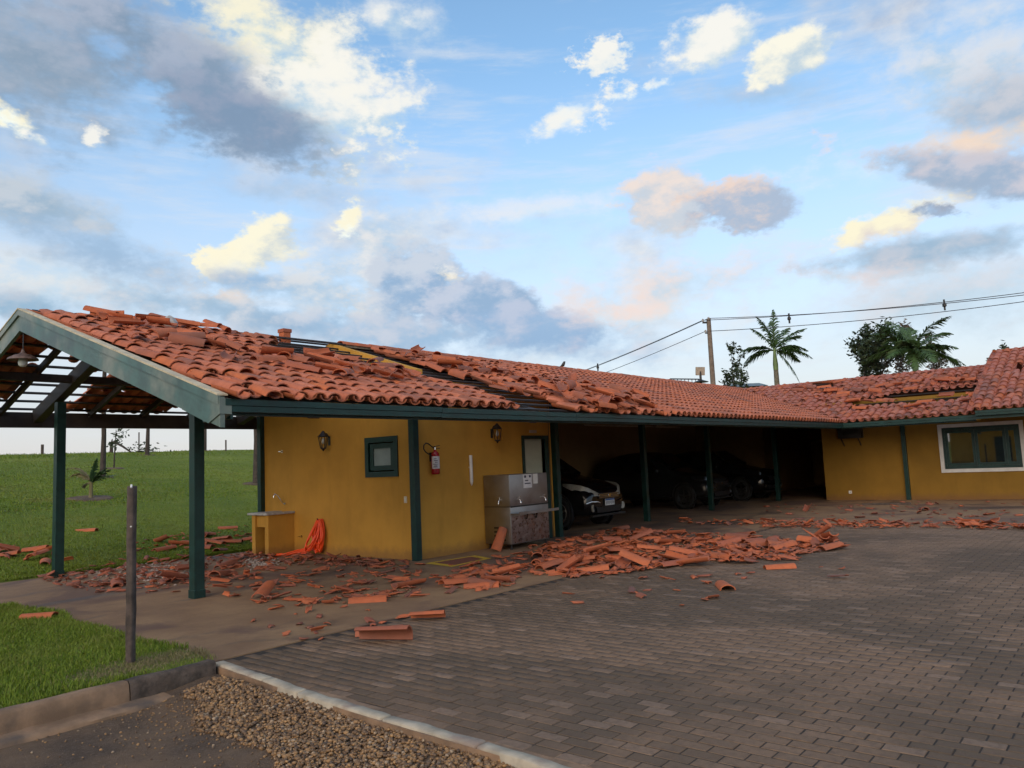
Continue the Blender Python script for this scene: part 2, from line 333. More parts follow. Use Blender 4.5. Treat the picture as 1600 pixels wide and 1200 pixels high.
def plaster(name, col):
    m, nt, b = _mat(name); t = NT(nt); p = t.pos()
    n = t.noise(1.3, 7, .6, p); c = t.mix(t.ramp(n, .3, .7), tuple(x * .9 for x in col), tuple(min(1, x * 1.08) for x in col))
    st = t.noise(2.2, 6, .65, t.pos((1.2, 1.2, .25))); c = t.mix(t.ramp(st, .5, .75, 0, .42), c, tuple(x * .7 for x in col))
    # splash of red dust low on the wall (a stain with its own edge)
    g = t.n('ShaderNodeNewGeometry'); sp = t.n('ShaderNodeSeparateXYZ'); t.L.new(g.outputs['Position'], sp.inputs[0])
    dn = t.m('ADD', sp.outputs[2], t.m('MULTIPLY', t.noise(6, 6, .7, p), -.28)); c = t.mix(t.ramp(dn, .10, -.10, 0, .5), c, (.16, .075, .045))
    t.L.new(c, b.inputs['Base Color']); b.inputs['Roughness'].default_value = .82; b.inputs['Specular IOR Level'].default_value = .3
    t.L.new(t.bump(t.m('ADD', t.noise(90, 4, .6, p), t.m('MULTIPLY', t.noise(7, 4, .6, p), .8)), .28, .012), b.inputs['Normal'])
    return m
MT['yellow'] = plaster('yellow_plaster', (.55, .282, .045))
MT['shadewall'] = plaster('shade_toned_plaster', (.30, .185, .080))  # wall colour darkened to hold the shade inside the carport
MT['yellow2'] = plaster('eave_shaded_yellow_plaster', (.25, .135, .019))  # darker copy of the yellow plaster, with the wing's eave shade in the colour
MT['whiteframe'] = simple('white_masonry_frame', (.62, .60, .57), .7, .1, 5, bump=.1)

def concrete():
    m, nt, b = _mat('dusty_concrete'); t = NT(nt); p = t.pos()
    c = t.mix(t.ramp(t.noise(1.1, 8, .62, p), .3, .7), (.200, .114, .058), (.310, .190, .094))
    c = t.mix(t.ramp(t.noise(.42, 6, .6, p, 1.0), .5, .62, 0, .75), c, (.115, .062, .045))
    c = t.mix(t.ramp(t.noise(14, 6, .7, p), .52, .75, 0, .6), c, (.17, .085, .06))
    wet = t.ramp(t.noise(.33, 5, .55, t.pos((1, 1.5, 1)), 1.5), .56, .66); c = t.mix(t.m('MULTIPLY', wet, .62), c, (.045, .034, .028))
    c = t.mix(t.ramp(t.noise(160, 3, .6, p), .45, .75, 0, .45), c, (.075, .055, .045))
    t.L.new(c, b.inputs['Base Color']); t.put(b.inputs['Roughness'], t.m('SUBTRACT', .88, t.m('MULTIPLY', wet, .22)))
    t.L.new(t.bump(t.m('ADD', t.noise(60, 6, .65, p), t.noise(4, 5, .6, p)), .35, .01), b.inputs['Normal'])
    return m
MT['concrete'] = concrete()
def paver_mat():
    m, nt, b = _mat('worn_paver'); t = NT(nt); p = t.pos()
    r = t.rnd(); big = t.noise(.35, 4, .55, p, .8)
    f = t.m('ADD', t.m('MULTIPLY', r, .55), t.m('MULTIPLY', t.ramp(big, .35, .65), .9))
    c = t.mix(t.ramp(f, .2, 1.4), (.114, .076, .046), (.228, .142, .085))
    c = t.mix(t.ramp(r, .86, .97, 0, .30), c, (.31, .215, .155))
    c = t.mix(t.ramp(t.noise(22, 6, .65, p), .4, .72, 0, .55), c, (.090, .062, .042))
    c = t.mix(t.ramp(t.noise(230, 3, .6, p), .55, .75, 0, .5), c, (.26, .21, .18))
    t.L.new(c, b.inputs['Base Color']); b.inputs['Roughness'].default_value = .86; b.inputs['Specular IOR Level'].default_value = .35
    t.L.new(t.bump(t.noise(170, 4, .6, p), .5, .004), b.inputs['Normal'])
    return m
MT['paver'] = paver_mat()
MT['joint'] = simple('joint_sand', (.028, .020, .014), .95, .3, 30, bump=.4)
MT['kerb'] = simple('kerb_concrete', (.24, .15, .088), .9, .3, 4, bump=.5, bscale=60, col2=(.105, .078, .06))
MT['kerb_dark'] = simple('rough_tarred_kerb', (.085, .062, .046), .95, .5, 9, bump=1., bscale=50)
MT['strip'] = simple('pale_edging_concrete', (.40, .34, .25), .9, .25, 5, bump=.4, bscale=70, col2=(.27, .20, .155))
def dirt():
    m, nt, b = _mat('packed_dirt'); t = NT(nt); p = t.pos()
    c = t.mix(t.ramp(t.noise(1.6, 8, .65, p), .3, .7), (.060, .038, .023), (.150, .092, .050))
    c = t.mix(t.ramp(t.noise(40, 6, .7, p), .5, .7, 0, .7), c, (.15, .105, .075)); c = t.mix(t.ramp(t.noise(190, 3, .6, p), .6, .72, 0, .8), c, (.30, .22, .15))
    t.L.new(c, b.inputs['Base Color']); b.inputs['Roughness'].default_value = .95
    t.L.new(t.bump(t.m('ADD', t.noise(70, 6, .7, p), t.m('MULTIPLY', t.noise(9, 5, .6, p), 2.)), .7, .012), b.inputs['Normal'])
    return m
MT['dirt'] = dirt()
def lawn_mat():
    m, nt, b = _mat('lawn_turf'); t = NT(nt); p = t.pos()
    c = t.mix(t.ramp(t.noise(.16, 6, .6, p), .3, .7), (.105, .160, .018), (.225, .265, .032))
    c = t.mix(t.ramp(t.noise(1.1, 7, .65, p), .42, .7, 0, .6), c, (.095, .140, .018)); c = t.mix(t.ramp(t.noise(.5, 6, .6, t.pos((.35, 1.8, 1))), .55, .75, 0, .5), c, (.235, .225, .05))
    c = t.mix(t.ramp(t.noise(26, 5, .7, p), .4, .75, 0, .55), c, (.065, .105, .012))
    t.L.new(c, b.inputs['Base Color']); b.inputs['Roughness'].default_value = .9; b.inputs['Specular IOR Level'].default_value = .2
    t.L.new(t.bump(t.m('ADD', t.noise(12, 6, .7, p), t.m('MULTIPLY', t.noise(1.2, 5, .6, p), 3)), 1., .06), b.inputs['Normal'])
    return m
MT['lawn'] = lawn_mat()
def blade_mat():
    m, nt, b = _mat('grass_blade'); t = NT(nt); p = t.pos()
    c = t.mix(t.rnd(), (.080, .145, .010), (.185, .245, .022)); c = t.mix(t.ramp(t.rnd(5.), .86, .95, 0, .8), c, (.17, .15, .05))
    c = t.mix(t.ramp(t.noise(.6, 5, .6, p), .45, .7, 0, .55), c, (.165, .180, .030)); c = t.mix(t.ramp(t.noise(.33, 6, .65, p), .54, .66, 0, .5), c, (.20, .17, .055))
    t.L.new(c, b.inputs['Base Color']); b.inputs['Roughness'].default_value = .6; b.inputs['Specular IOR Level'].default_value = .25
    return m
MT['blade'] = blade_mat()
def gravel_mat():
    m, nt, b = _mat('river_gravel'); t = NT(nt)
    c = t.mix(t.ramp(t.rnd(), 0, 1), (.14, .078, .036), (.40, .225, .090)); c = t.mix(t.ramp(t.rnd(4.), .6, 1, 0, .8), c, (.062, .046, .038)); c = t.mix(t.ramp(t.rnd(9.), .88, .97, 0, .85), c, (.42, .31, .20))
    c = t.mix(t.ramp(t.noise(60, 5, .6, t.pos()), .4, .7, 0, .5), c, (.11, .07, .042))
    t.L.new(c, b.inputs['Base Color']); b.inputs['Roughness'].default_value = .62
    t.L.new(t.bump(t.noise(150, 4, .6, t.pos()), .3, .004), b.inputs['Normal']); return m
MT['gravel'] = gravel_mat()
def pane_mat():
    m, nt, b = _mat('window_glass'); t = NT(nt)
    b.inputs['Base Color'].default_value = (.012, .014, .014, 1); b.inputs['Roughness'].default_value = .02; b.inputs['IOR'].default_value = 2.6
    return m
MT['pane'] = pane_mat()

# ------------------------------------------------------------------ mesh helpers
class MB:
    def __init__(s): s.v = []; s.f = []
    def quadbox(s, P):           # 8 corners: bottom 4 (ccw), top 4
        b = len(s.v); s.v += [tuple(p) for p in P]
        for q in ((3, 2, 1, 0), (4, 5, 6, 7), (0, 1, 5, 4), (1, 2, 6, 5), (2, 3, 7, 6), (3, 0, 4, 7)): s.f.append(tuple(b + i for i in q))
        return s
    def box(s, x0, x1, y0, y1, z0, z1):
        return s.quadbox([(x0, y0, z0), (x1, y0, z0), (x1, y1, z0), (x0, y1, z0), (x0, y0, z1), (x1, y0, z1), (x1, y1, z1), (x0, y1, z1)])
    def bbox(s, x0, x1, y0, y1, z0, z1, bev=.008):     # box with bevelled edges
        bm = bmesh.new(); bmesh.ops.create_cube(bm, size=1)
        for v in bm.verts: v.co = ((x0 + x1) / 2 + v.co.x * (x1 - x0), (y0 + y1) / 2 + v.co.y * (y1 - y0), (z0 + z1) / 2 + v.co.z * (z1 - z0))
        bmesh.ops.bevel(bm, geom=bm.edges[:], offset=bev, segments=2, affect='EDGES', profile=.6)
        s.addbm(bm); bm.free(); return s
    def addbm(s, bm, M=None):
        b = len(s.v); bm.verts.ensure_lookup_table()
        for v in bm.verts: s.v.append(tuple((M @ v.co) if M else v.co))
        for f in bm.faces: s.f.append(tuple(b + v.index for v in f.verts))
        return s
    def bar(s, p0, p1, w, h, up=(0, 0, 1)):
        p0 = Vector(p0); p1 = Vector(p1); d = (p1 - p0).normalized(); sd = d.cross(Vector(up))
        if sd.length < 1e-4: sd = d.cross(Vector((1, 0, 0)))
        sd.normalize(); u = sd.cross(d); P = []
        for o in (-h / 2, h / 2):
            P += [p0 - sd * w / 2 + u * o, p0 + sd * w / 2 + u * o, p1 + sd * w / 2 + u * o, p1 - sd * w / 2 + u * o]
        return s.quadbox(P)
    def tube(s, pts, r, n=8, cap=True):
        pts = [Vector(p) for p in pts]; k = len(pts); rs = r if isinstance(r, (list, tuple)) else [r] * k
        b0 = len(s.v); prev = None
        for i, p in enumerate(pts):
            d = (pts[min(i + 1, k - 1)] - pts[max(i - 1, 0)]).normalized()
            if prev is None: a = d.orthogonal().normalized()
            else:
                a = prev - d * prev.dot(d)
                a = a.normalized() if a.length > 1e-5 else d.orthogonal().normalized()
            prev = a; c = d.cross(a)
            for j in range(n):
                t = 2 * math.pi * j / n; s.v.append(tuple(p + (a * math.cos(t) + c * math.sin(t)) * rs[i]))
        for i in range(k - 1):
            for j in range(n):
                j2 = (j + 1) % n; s.f.append((b0 + i * n + j, b0 + i * n + j2, b0 + (i + 1) * n + j2, b0 + (i + 1) * n + j))
        if cap: s.f.append(tuple(b0 + j for j in reversed(range(n)))); s.f.append(tuple(b0 + (k - 1) * n + j for j in range(n)))
        return s
    def lathe(s, prof, n=16, M=None):        # profile (r, z)
        b0 = len(s.v); k = len(prof)
        for (r, z) in prof:
            for j in range(n):
                t = 2 * math.pi * j / n; p = Vector((r * math.cos(t), r * math.sin(t), z)); s.v.append(tuple(M @ p if M else p))
        for i in range(k - 1):
            for j in range(n):
                j2 = (j + 1) % n; s.f.append((b0 + i * n + j, b0 + i * n + j2, b0 + (i + 1) * n + j2, b0 + (i + 1) * n + j))
        s.f.append(tuple(b0 + j for j in reversed(range(n)))); s.f.append(tuple(b0 + (k - 1) * n + j for j in range(n)))
        return s
    def prism(s, poly, off):           # polygon (3D points) swept by a vector
        b = len(s.v); n = len(poly); off = Vector(off); s.v += [tuple(p) for p in poly] + [tuple(Vector(p) + off) for p in poly]
        s.f.append(tuple(b + i for i in reversed(range(n)))); s.f.append(tuple(b + n + i for i in range(n)))
        for i in range(n): j = (i + 1) % n; s.f.append((b + i, b + j, b + n + j, b + n + i))
        return s
    def mesh(s, name):
        me = bpy.data.meshes.new(name); me.from_pydata(s.v, [], s.f); me.update(); return me
    def build(s, name, mat, parent=None, smooth=None, fix=True):
        me = s.mesh(name)
        if fix:
            bm = bmesh.new(); bm.from_mesh(me); bmesh.ops.recalc_face_normals(bm, faces=bm.faces); bm.to_mesh(me); bm.free()
        return link(name, me, mat, parent, smooth)
def link(name, me, mat, parent=None, smooth=None):
    if mat is not None and len(me.materials) == 0: me.materials.append(MT[mat] if isinstance(mat, str) else mat)
    if smooth is not None: me.shade_smooth(); me.set_sharp_from_angle(angle=R(smooth))
    o = bpy.data.objects.new(name, me); COL.objects.link(o)
    if parent is not None: o.parent = parent; o.matrix_parent_inverse = PINV.get(parent.name, Matrix())
    return o
PINV = {}
def thing(name, label, cat, loc=(0, 0, 0), group=None, rotz=0.):     # Empty at the base; children keep world coordinates
    o = bpy.data.objects.new(name, None); COL.objects.link(o); o.location = loc; o.rotation_euler = (0, 0, rotz); o.empty_display_size = .2
    tag(o, label, cat, group)
    PINV[o.name] = (Matrix.Translation(loc) @ Matrix.Rotation(rotz, 4, 'Z')).inverted()
    return o
def part_empty(name, parent):
    o = bpy.data.objects.new(name, None); COL.objects.link(o); o.parent = parent; o.matrix_parent_inverse = PINV.get(parent.name, Matrix()); o.empty_display_size = .2
    return o
def tag(o, label=None, cat=None, group=None, kind=None):
    if label: o['label'] = label
    if cat: o['category'] = cat
    if group: o['group'] = group
    if kind: o['kind'] = kind
    return o
def fastmesh(name, V, F, n):            # V (k,3), F (m,n) numpy
    me = bpy.data.meshes.new(name); V = np.asarray(V, np.float32); F = np.asarray(F, np.int32)
    me.vertices.add(len(V)); me.vertices.foreach_set('co', V.ravel()); me.loops.add(F.size); me.loops.foreach_set('vertex_index', F.ravel())
    me.polygons.add(len(F)); me.polygons.foreach_set('loop_start', np.arange(len(F), dtype=np.int32) * n); me.polygons.foreach_set('loop_total', np.full(len(F), n, np.int32))
    me.update(calc_edges=True); return me
def replicate(name, V, F, mats):        # V (k,3) template, F (m,4) faces, list of 4x4 -> one mesh
    V = np.asarray(V, float); F = np.asarray(F, np.int64); Vh = np.c_[V, np.ones(len(V))]; A = np.array([np.array(m) for m in mats])
    W = np.einsum('nij,kj->nki', A, Vh)[:, :, :3].reshape(-1, 3); FF = (F[None] + (np.arange(len(mats)) * len(V))[:, None, None]).reshape(-1, F.shape[1])
    return fastmesh(name, W, FF, F.shape[1])
def wall_panel(mb, fn, u0, u1, z0, z1, holes, th):   # fn(u, z, d): point; d = 0 outside, th inside
    us = sorted({u0, u1, *[h[0] for h in holes], *[h[1] for h in holes]}); zs = sorted({z0, z1, *[h[2] for h in holes], *[h[3] for h in holes]})
    def solid(i, j):
        if not (0 <= i < len(us) - 1 and 0 <= j < len(zs) - 1): return False
        cu, cz = (us[i] + us[i + 1]) / 2, (zs[j] + zs[j + 1]) / 2
        return not any(h[0] < cu < h[1] and h[2] < cz < h[3] for h in holes)
    def q(*pts): b = len(mb.v); mb.v += [tuple(p) for p in pts]; mb.f.append((b, b + 1, b + 2, b + 3))
    for i in range(len(us) - 1):
        for j in range(len(zs) - 1):
            if not solid(i, j): continue
            a, b, c, d = us[i], us[i + 1], zs[j], zs[j + 1]
            q(fn(a, c, 0), fn(b, c, 0), fn(b, d, 0), fn(a, d, 0)); q(fn(a, c, th), fn(a, d, th), fn(b, d, th), fn(b, c, th))
            if not solid(i - 1, j): q(fn(a, c, 0), fn(a, d, 0), fn(a, d, th), fn(a, c, th))
            if not solid(i + 1, j): q(fn(b, c, 0), fn(b, c, th), fn(b, d, th), fn(b, d, 0))
            if not solid(i, j - 1): q(fn(a, c, 0), fn(a, c, th), fn(b, c, th), fn(b, c, 0))
            if not solid(i, j + 1): q(fn(a, d, 0), fn(b, d, 0), fn(b, d, th), fn(a, d, th))
    return mb

# ------------------------------------------------------------------ ground
def T(x, y):           # height of the lawn behind the building
    v = max(0., y - 5.2)
    h = 3.75 * math.sin(math.pi / 2 * min(v / 52., 1.)) if v <= 52 else 3.75 - ((v - 52) / 60.) ** 2 * 6
    h = max(h, -12.)
    return h + .05 * mnoise.noise((x * .25, y * .25, 0)) * min(1, v / 3) + .10 * mnoise.noise((x * .06, y * .06, 3)) * min(1, v / 12)
def atlawn(px, py):
    d = ray(px, py); t = 12.
    while t < 200:
        p = CAM + d * t
        if p.y > 4.9 and p.z <= T(p.x, p.y): return p
        t += .1
    return atlawn(px, py + 1.) if py < 760 else None
def grid_sheet(name, xs, ys, fz, mat, kind='structure'):
    V = [(x, y, fz(x, y)) for y in ys for x in xs]; n = len(xs)
    F = [(j * n + i, j * n + i + 1, (j + 1) * n + i + 1, (j + 1) * n + i) for j in range(len(ys) - 1) for i in range(n - 1)]
    me = bpy.data.meshes.new(name); me.from_pydata(V, [], F); me.shade_smooth(); o = link(name, me, mat); o['kind'] = kind; return o
gr = MB(); gr.v = [(-3000, -3000, -.30), (3000, -3000, -.30), (3000, 3000, -.30), (-3000, 3000, -.30)]; gr.f = [(0, 1, 2, 3)]
tag(gr.build('ground', 'dirt'), kind='structure')
def xr(a, b, n): return [a + (b - a) * i / n for i in range(n + 1)]
grid_sheet('lawn', xr(-160, -30, 26)[:-1] + xr(-30, 40, 140)[:-1] + xr(40, 300, 40), xr(4.86, 30, 70)[:-1] + xr(30, 75, 50)[:-1] + xr(75, 170, 20), lambda x, y: T(x, y) - .01 + (.03 if y > 5 else -.06), 'lawn')
# strip of lawn left of the carport, in front of the path
def lawn2(x, y):
    h = .03 + .02 * mnoise.noise((x * .7, y * .7, 5)); return h - .05 if (x > -5.9 or y > 1.8) else h
def bx_edge(y): return -5.70 + .10 * math.sin(y * 1.3 + .5) + .05 * math.sin(y * 3.7) - max(0, -2.2 - y) * .16
V = []; F = []
ys = xr(-3.66, 1.92, 28); NX = 30
for y in ys:
    e = bx_edge(y)
    for i in range(NX + 1):
        x = -30 + (e + 30) * (1 - (1 - i / NX) ** 2.2)
        V.append((x, y, .035 + .018 * mnoise.noise((x * .7, y * .7, 5)) - (.05 if i == NX else 0)))
for j in range(len(ys) - 1):
    for i in range(NX): F.append((j * (NX + 1) + i, j * (NX + 1) + i + 1, (j + 1) * (NX + 1) + i + 1, (j + 1) * (NX + 1) + i))
me = bpy.data.meshes.new('lawn'); me.from_pydata(V, [], F); me.shade_smooth(); tag(link('lawn_strip', me, 'lawn'), kind='structure')
# concrete apron under the carport, along the front and before the wing
def sheet(name, poly, z, mat, th=.25):
    mb = MB(); mb.prism([(x, y, z - th) for x, y in poly], (0, 0, th)); return tag(mb.build(name, mat), kind='structure')
sheet('concrete_apron', [(-30, 1.7), (-6.4, 1.7), (-6.4, -.5), (-6.4, -3.0), (-6.0, -3.6), (-5.82, -3.56), (7.70, -3.56), (7.70, -26), (40, -26), (40, 4.92), (-30, 4.92)], 0.0, 'concrete')
# packed dirt track in the left foreground, lower than the kerb
def dz(x, y):
    base = -.135 + .012 * mnoise.noise((x * 2, y * 2, 1)) + .02 * mnoise.noise((x * .5, y * .5, 2))
    d = -6.02 - x                      # distance left of the edging strip
    w = .55 + .5 * max(0, min(1, (-3.9 - y) / 3.)) 
    k = max(0., min(1., 1 - d / w)); return base + .085 * k
grid_sheet('dirt_track', xr(-26, -9, 20)[:-1] + xr(-9, -5.9, 90), xr(-16, -8, 30)[:-1] + xr(-8, -3.70, 110), dz, 'dirt')
# paver bed
sheet('paver_bed', [(-5.86, -3.57), (7.69, -3.57), (7.69, -13.2), (-6.25, -13.2)], -.0078, 'joint')

# ---- pavers: running bond, long side along Y
PV = []; PF = []
def paver_template(w, l, h, bev=.006):
    a, b = w / 2, l / 2; V = [(-a, -b, -.05), (a, -b, -.05), (a, b, -.05), (-a, b, -.05), (-a, -b, h - bev), (a, -b, h - bev), (a, b, h - bev), (-a, b, h - bev), (-a + bev, -b + bev, h), (a - bev, -b + bev, h), (a - bev, b - bev, h), (-a + bev, b - bev, h)]
    Fq = [(8, 9, 10, 11)]
    for i in range(4): j = (i + 1) % 4; Fq += [(i, j, 4 + j, 4 + i), (4 + i, 4 + j, 8 + j, 8 + i)]
    return V, Fq
PW, PL = .105, .215
pt, pf = paver_template(PW - .012, PL - .010, .0, .003)
pave_surface = thing('paved_yard', 'brick-coloured interlocking pavers laid in staggered rows across the yard', 'paving', (1, -8, 0)); pave_surface['kind'] = 'structure'
del pave_surface['category'], pave_surface['label']
mats = []
i = 0; x = -5.80
while x < 7.66:
    y = -3.60 - (PL / 2 if i % 2 else PL)
    while y > -13.0:
        left = -5.90 + (y + 3.6) * .035 if y > -8 else -6.05
        if x > left + .08 or True:
            m = Matrix.Translation((x, y, -.004 + random.gauss(0, .0008) + .0012 * mnoise.noise((x * .8, y * .8, 9)))) @ Matrix.Rotation(random.gauss(0, .006), 4, 'Z') @ Matrix.Rotation(random.gauss(0, .003), 4, 'X') @ Matrix.Rotation(random.gauss(0, .005), 4, 'Y')
            mats.append(m)
        y -= PL
    x += PW; i += 1
# rows that fill the wedge up to the edging strip
for k in range(1, 4):
    x = -5.80 - PW * k; y = -3.60 - PL * 1.5 - (PL / 2 if k % 2 else 0)
    while y > -13.0:
        if x - PW / 2 > -5.80 + (y + 3.83) * .075 and x - PW / 2 > -6.06:
            mats.append(Matrix.Translation((x, y, -.004 + random.gauss(0, .0008))) @ Matrix.Rotation(random.gauss(0, .006), 4, 'Z'))
        y -= PL
def near_key(m):
    p = proj(m.translation)
    return p[2] if (-20 < p[0] < 1620 and -20 < p[1] < 1220) else 1e6 + p[2]
mats.sort(key=near_key)
mp_ = MB(); mp_.v = pt; mp_.f = pf; pme = mp_.mesh('paver'); pme.materials.append(MT['paver'])
for m in mats[:300]:
    o = link('paver', pme, None, pave_surface); o.matrix_parent_inverse = PINV[pave_surface.name]; o.matrix_basis = m
o = link('farther_pavers', replicate('farther_pavers', pt, pf, mats[300:]), 'paver', pave_surface); o['kind'] = 'stuff'

sheet('edging_bed', [(-5.70, -3.66), (-5.70, -4.6), (-5.86, -5.6), (-5.95, -13.1), (-6.24, -13.1), (-6.06, -6.0), (-5.86, -3.66)], -.0068, 'kerb', .1)
# ---- edging strip (concrete blocks) between pavers and gravel
strip = thing('edging_strip', 'pale worn concrete edging blocks between gravel and pavers', 'edging', (-6, -6, 0))
pts = [(-5.79, -3.62), (-5.875, -4.5), (-5.945, -5.05), (-6.0, -6.05), (-6.03, -6.9), (-6.07, -7.6), (-6.08, -8.6), (-6.10, -9.6), (-6.12, -10.6), (-6.14, -11.6)]
for a, b in zip(pts, pts[1:]):
    a = Vector((*a, 0)); b = Vector((*b, 0)); d = (b - a).normalized(); mb = MB(); bm = bmesh.new(); bmesh.ops.create_cube(bm, size=1)
    L_ = (b - a).length - .015
    for v in bm.verts: v.co = (v.co.x * .095, v.co.y * L_, v.co.z * .2)
    bmesh.ops.subdivide_edges(bm, edges=[e for e in bm.edges if abs((e.verts[0].co - e.verts[1].co).y) > .1], cuts=9)
    bmesh.ops.bevel(bm, geom=bm.edges[:], offset=.008, segments=1, affect='EDGES')
    for v in bm.verts:
        q = v.co + a; v.co += Vector((mnoise.noise(q * 9) * .006, 0, mnoise.noise(q * 7 + Vector((3, 3, 3))) * .008))
    mid = (a + b) / 2; M_ = Matrix.Translation((mid.x, mid.y, -.092)) @ Matrix.Rotation(math.atan2(-d.x, d.y), 4, 'Z')
    mb.addbm(bm, M_); bm.free(); mb.build('edging_block', 'strip', strip, 50)
# ---- kerb on the left
kerb = thing('kerb', 'brown concrete kerb with a rough tarred end beside the lawn strip', 'kerb', (-7, -3.75, -.13))
def kerb_piece(name, x0, x1, mat, rough, parent, prof):
    n = max(4, int((x1 - x0) / .05)); mb = MB(); k = len(prof)
    for i in range(n + 1):
        x = x0 + (x1 - x0) * i / n
        for (y, z) in prof:
            q = Vector((x * 6, y * 9, z * 9)); mb.v.append((x, y + mnoise.noise(q) * rough, z + mnoise.noise(q + Vector((9, 2, 4))) * rough * .8))
    for i in range(n):
        for j in range(k - 1): mb.f.append((i * k + j, (i + 1) * k + j, (i + 1) * k + j + 1, i * k + j + 1))
    mb.f.append(tuple(range(k))); mb.f.append(tuple(n * k + j for j in reversed(range(k))))
    return mb.build(name, mat, parent, 60)
prof = [(-3.64, -.2), (-3.64, .035), (-3.66, .052), (-3.75, .055), (-3.775, .035), (-3.785, -.04), (-3.79, -.16)]
kerb_piece('kerb_stone', -26, -7.51, 'kerb', .006, kerb, prof); kerb_piece('kerb_stone', -7.50, -6.62, 'kerb', .007, kerb, prof)
o = kerb_piece('kerb_stone', -6.61, -5.90, 'kerb_dark', .016, kerb, prof); o['label'] = 'black tarred rough kerb end'
kerb_piece('gutter_ledge', -26, -6.35, 'kerb', .010, kerb, [(-3.785, -.2), (-3.785, -.088), (-3.93, -.098), (-3.96, -.115), (-3.965, -.2)])

# ---- gravel heap
bm = bmesh.new(); bmesh.ops.create_icosphere(bm, subdivisions=1, radius=1); bm.verts.ensure_lookup_table()
base_v = np.array([v.co[:] for v in bm.verts]); base_f = np.array([[v.index for v in f.verts] for f in bm.faces]); bm.free()
GV = []; GF = []; off = 0
def gravel_here(x, y):
    d = -6.0 - x; wl = .28 + .42 * max(0, min(1, (-3.85 - y) / 1.6)) + .25 * max(0, min(1, (-5.6 - y) / 1.5))
    edge = wl + .16 * mnoise.noise((x * 2.2, y * 2.2, 4)); return d < edge
tries = 0; cnt = 0
while cnt < 10500 and tries < 80000:
    tries += 1; y = random.uniform(-9.4, -3.95); x = random.uniform(-7.5, -5.93 + (y + 3.8) * .04)
    g_ = gravel_here(x, y)
    if not g_ and random.random() > .02 + .22 * math.exp(-max(0, (-6.0 - x) - .55) / .18): continue
    pr = proj((x, y, -.05))
    if pr[1] > 1290: continue
    s = random.uniform(.006, .0155) * (1.25 if random.random() < .12 else 1) * (1 if g_ else .6)
    v = base_v * (1 + rng.normal(0, .13, (len(base_v), 1))) * np.array([s * random.uniform(.9, 1.45), s * random.uniform(.8, 1.1), s * random.uniform(.55, .9)])
    a = random.uniform(0, 6.28); tl = random.gauss(0, .35); Mx = np.array(Matrix.Rotation(a, 3, 'Z') @ Matrix.Rotation(tl, 3, 'X'))
    v = v @ Mx.T + np.array([x, y, dz(x, y) + (random.uniform(0, .02) if g_ else .004)])
    GV.append(v); GF.append(base_f + off); off += len(v); cnt += 1
me = fastmesh('gravel', np.concatenate(GV), np.concatenate(GF), 3); me.shade_smooth()
tag(link('gravel', me, 'gravel'), 'loose brown and ochre river gravel spilled beside the edging strip', 'gravel', kind='stuff')

# ---- grass blades
def blades(pts, hmin, hmax, w, name, label):
    V = []; F3 = []
    n = len(pts); P = np.array([p[:3] for p in pts]); H = rng.uniform(hmin, hmax, n); A = rng.uniform(0, 2 * np.pi, n); Lx = rng.normal(0, .45, n) * H; Ly = rng.normal(0, .45, n) * H; Wd = w * rng.uniform(.7, 1.4, n)
    dx = np.cos(A) * Wd / 2; dy = np.sin(A) * Wd / 2
    b0 = P + np.c_[-dx, -dy, -.01 + 0 * dx]; b1 = P + np.c_[dx, dy, -.01 + 0 * dx]
    m0 = P + np.c_[-dx * .8 + Lx * .35, -dy * .8 + Ly * .35, H * .6]; m1 = P + np.c_[dx * .8 + Lx * .35, dy * .8 + Ly * .35, H * .6]
    tp = P + np.c_[Lx, Ly, H]
    V = np.stack([b0, b1, m0, m1, tp], 1).reshape(-1, 3); i = np.arange(n)[:, None] * 5
    F = np.concatenate([i + np.array([[0, 1, 3]]), i + np.array([[0, 3, 2]]), i + np.array([[2, 3, 4]])])
    return tag(link(name, fastmesh(name, V, F, 3), 'blade'), label, 'grass', kind='stuff')
pts = []
for _ in range(115000):
    y = random.uniform(-3.64, 1.9); x = random.uniform(-10.5, bx_edge(y) + .05)
    pr = proj((x, y, .03))
    if not(-1100 < pr[0] < 420): continue
    bare = (x + 6.2) ** 2 / .45 + (y + 3.25) ** 2 / .10
    if bare < 1 and random.random() < .93: continue
    if x > -6.35 and y < -2.95 and random.random() < .85: continue
    pts.append((x, y, .03))
blades(pts, .025, .058, .0065, 'grass', 'short green turf on the strip beside the kerb')
pts = []
for _ in range(5200):                  # dry straw round the stake
    x = random.gauss(-6.2, .32); y = random.gauss(-3.25, .16)
    if -3.64 < y and x < bx_edge(y) + .1: pts.append((x, y, .03))
_o = blades(pts, .012, .035, .006, 'dry_grass', 'dry straw-coloured grass around the foot of the stake'); _o.data.materials[0] = MT['dryleaf']
pts = []
for _ in range(110000):
    px = random.uniform(-220, 430); py = 704 + (915 - 704) * random.random() ** 1.15
    d = ray(px, py); t = 12.5; hit = None
    while t < 75:
        p = CAM + d * t
        if p.y > 5.0 and p.z <= T(p.x, p.y) + .02: hit = p; break
        t += .02 * t
    if hit is None: continue
    pts.append((hit.x + random.uniform(-.3, .3), max(5.0, hit.y + random.uniform(-.4, .4)), 0))
pts = [(x, y, T(x, y) + .015) for x, y, _z in pts]
near = [p for p in pts if p[1] < 13]; far = [p for p in pts if p[1] >= 13]
blades(near, .02, .05, .011, 'grass', 'mown lawn blades just behind the carport slab'); blades([p for p in far if p[1] < 34], .02, .055, .024, 'grass', 'mown lawn blades in the middle of the slope'); blades([p for p in far if p[1] >= 34], .03, .12, .03, 'grass', 'mown lawn blades up the slope towards the crest')

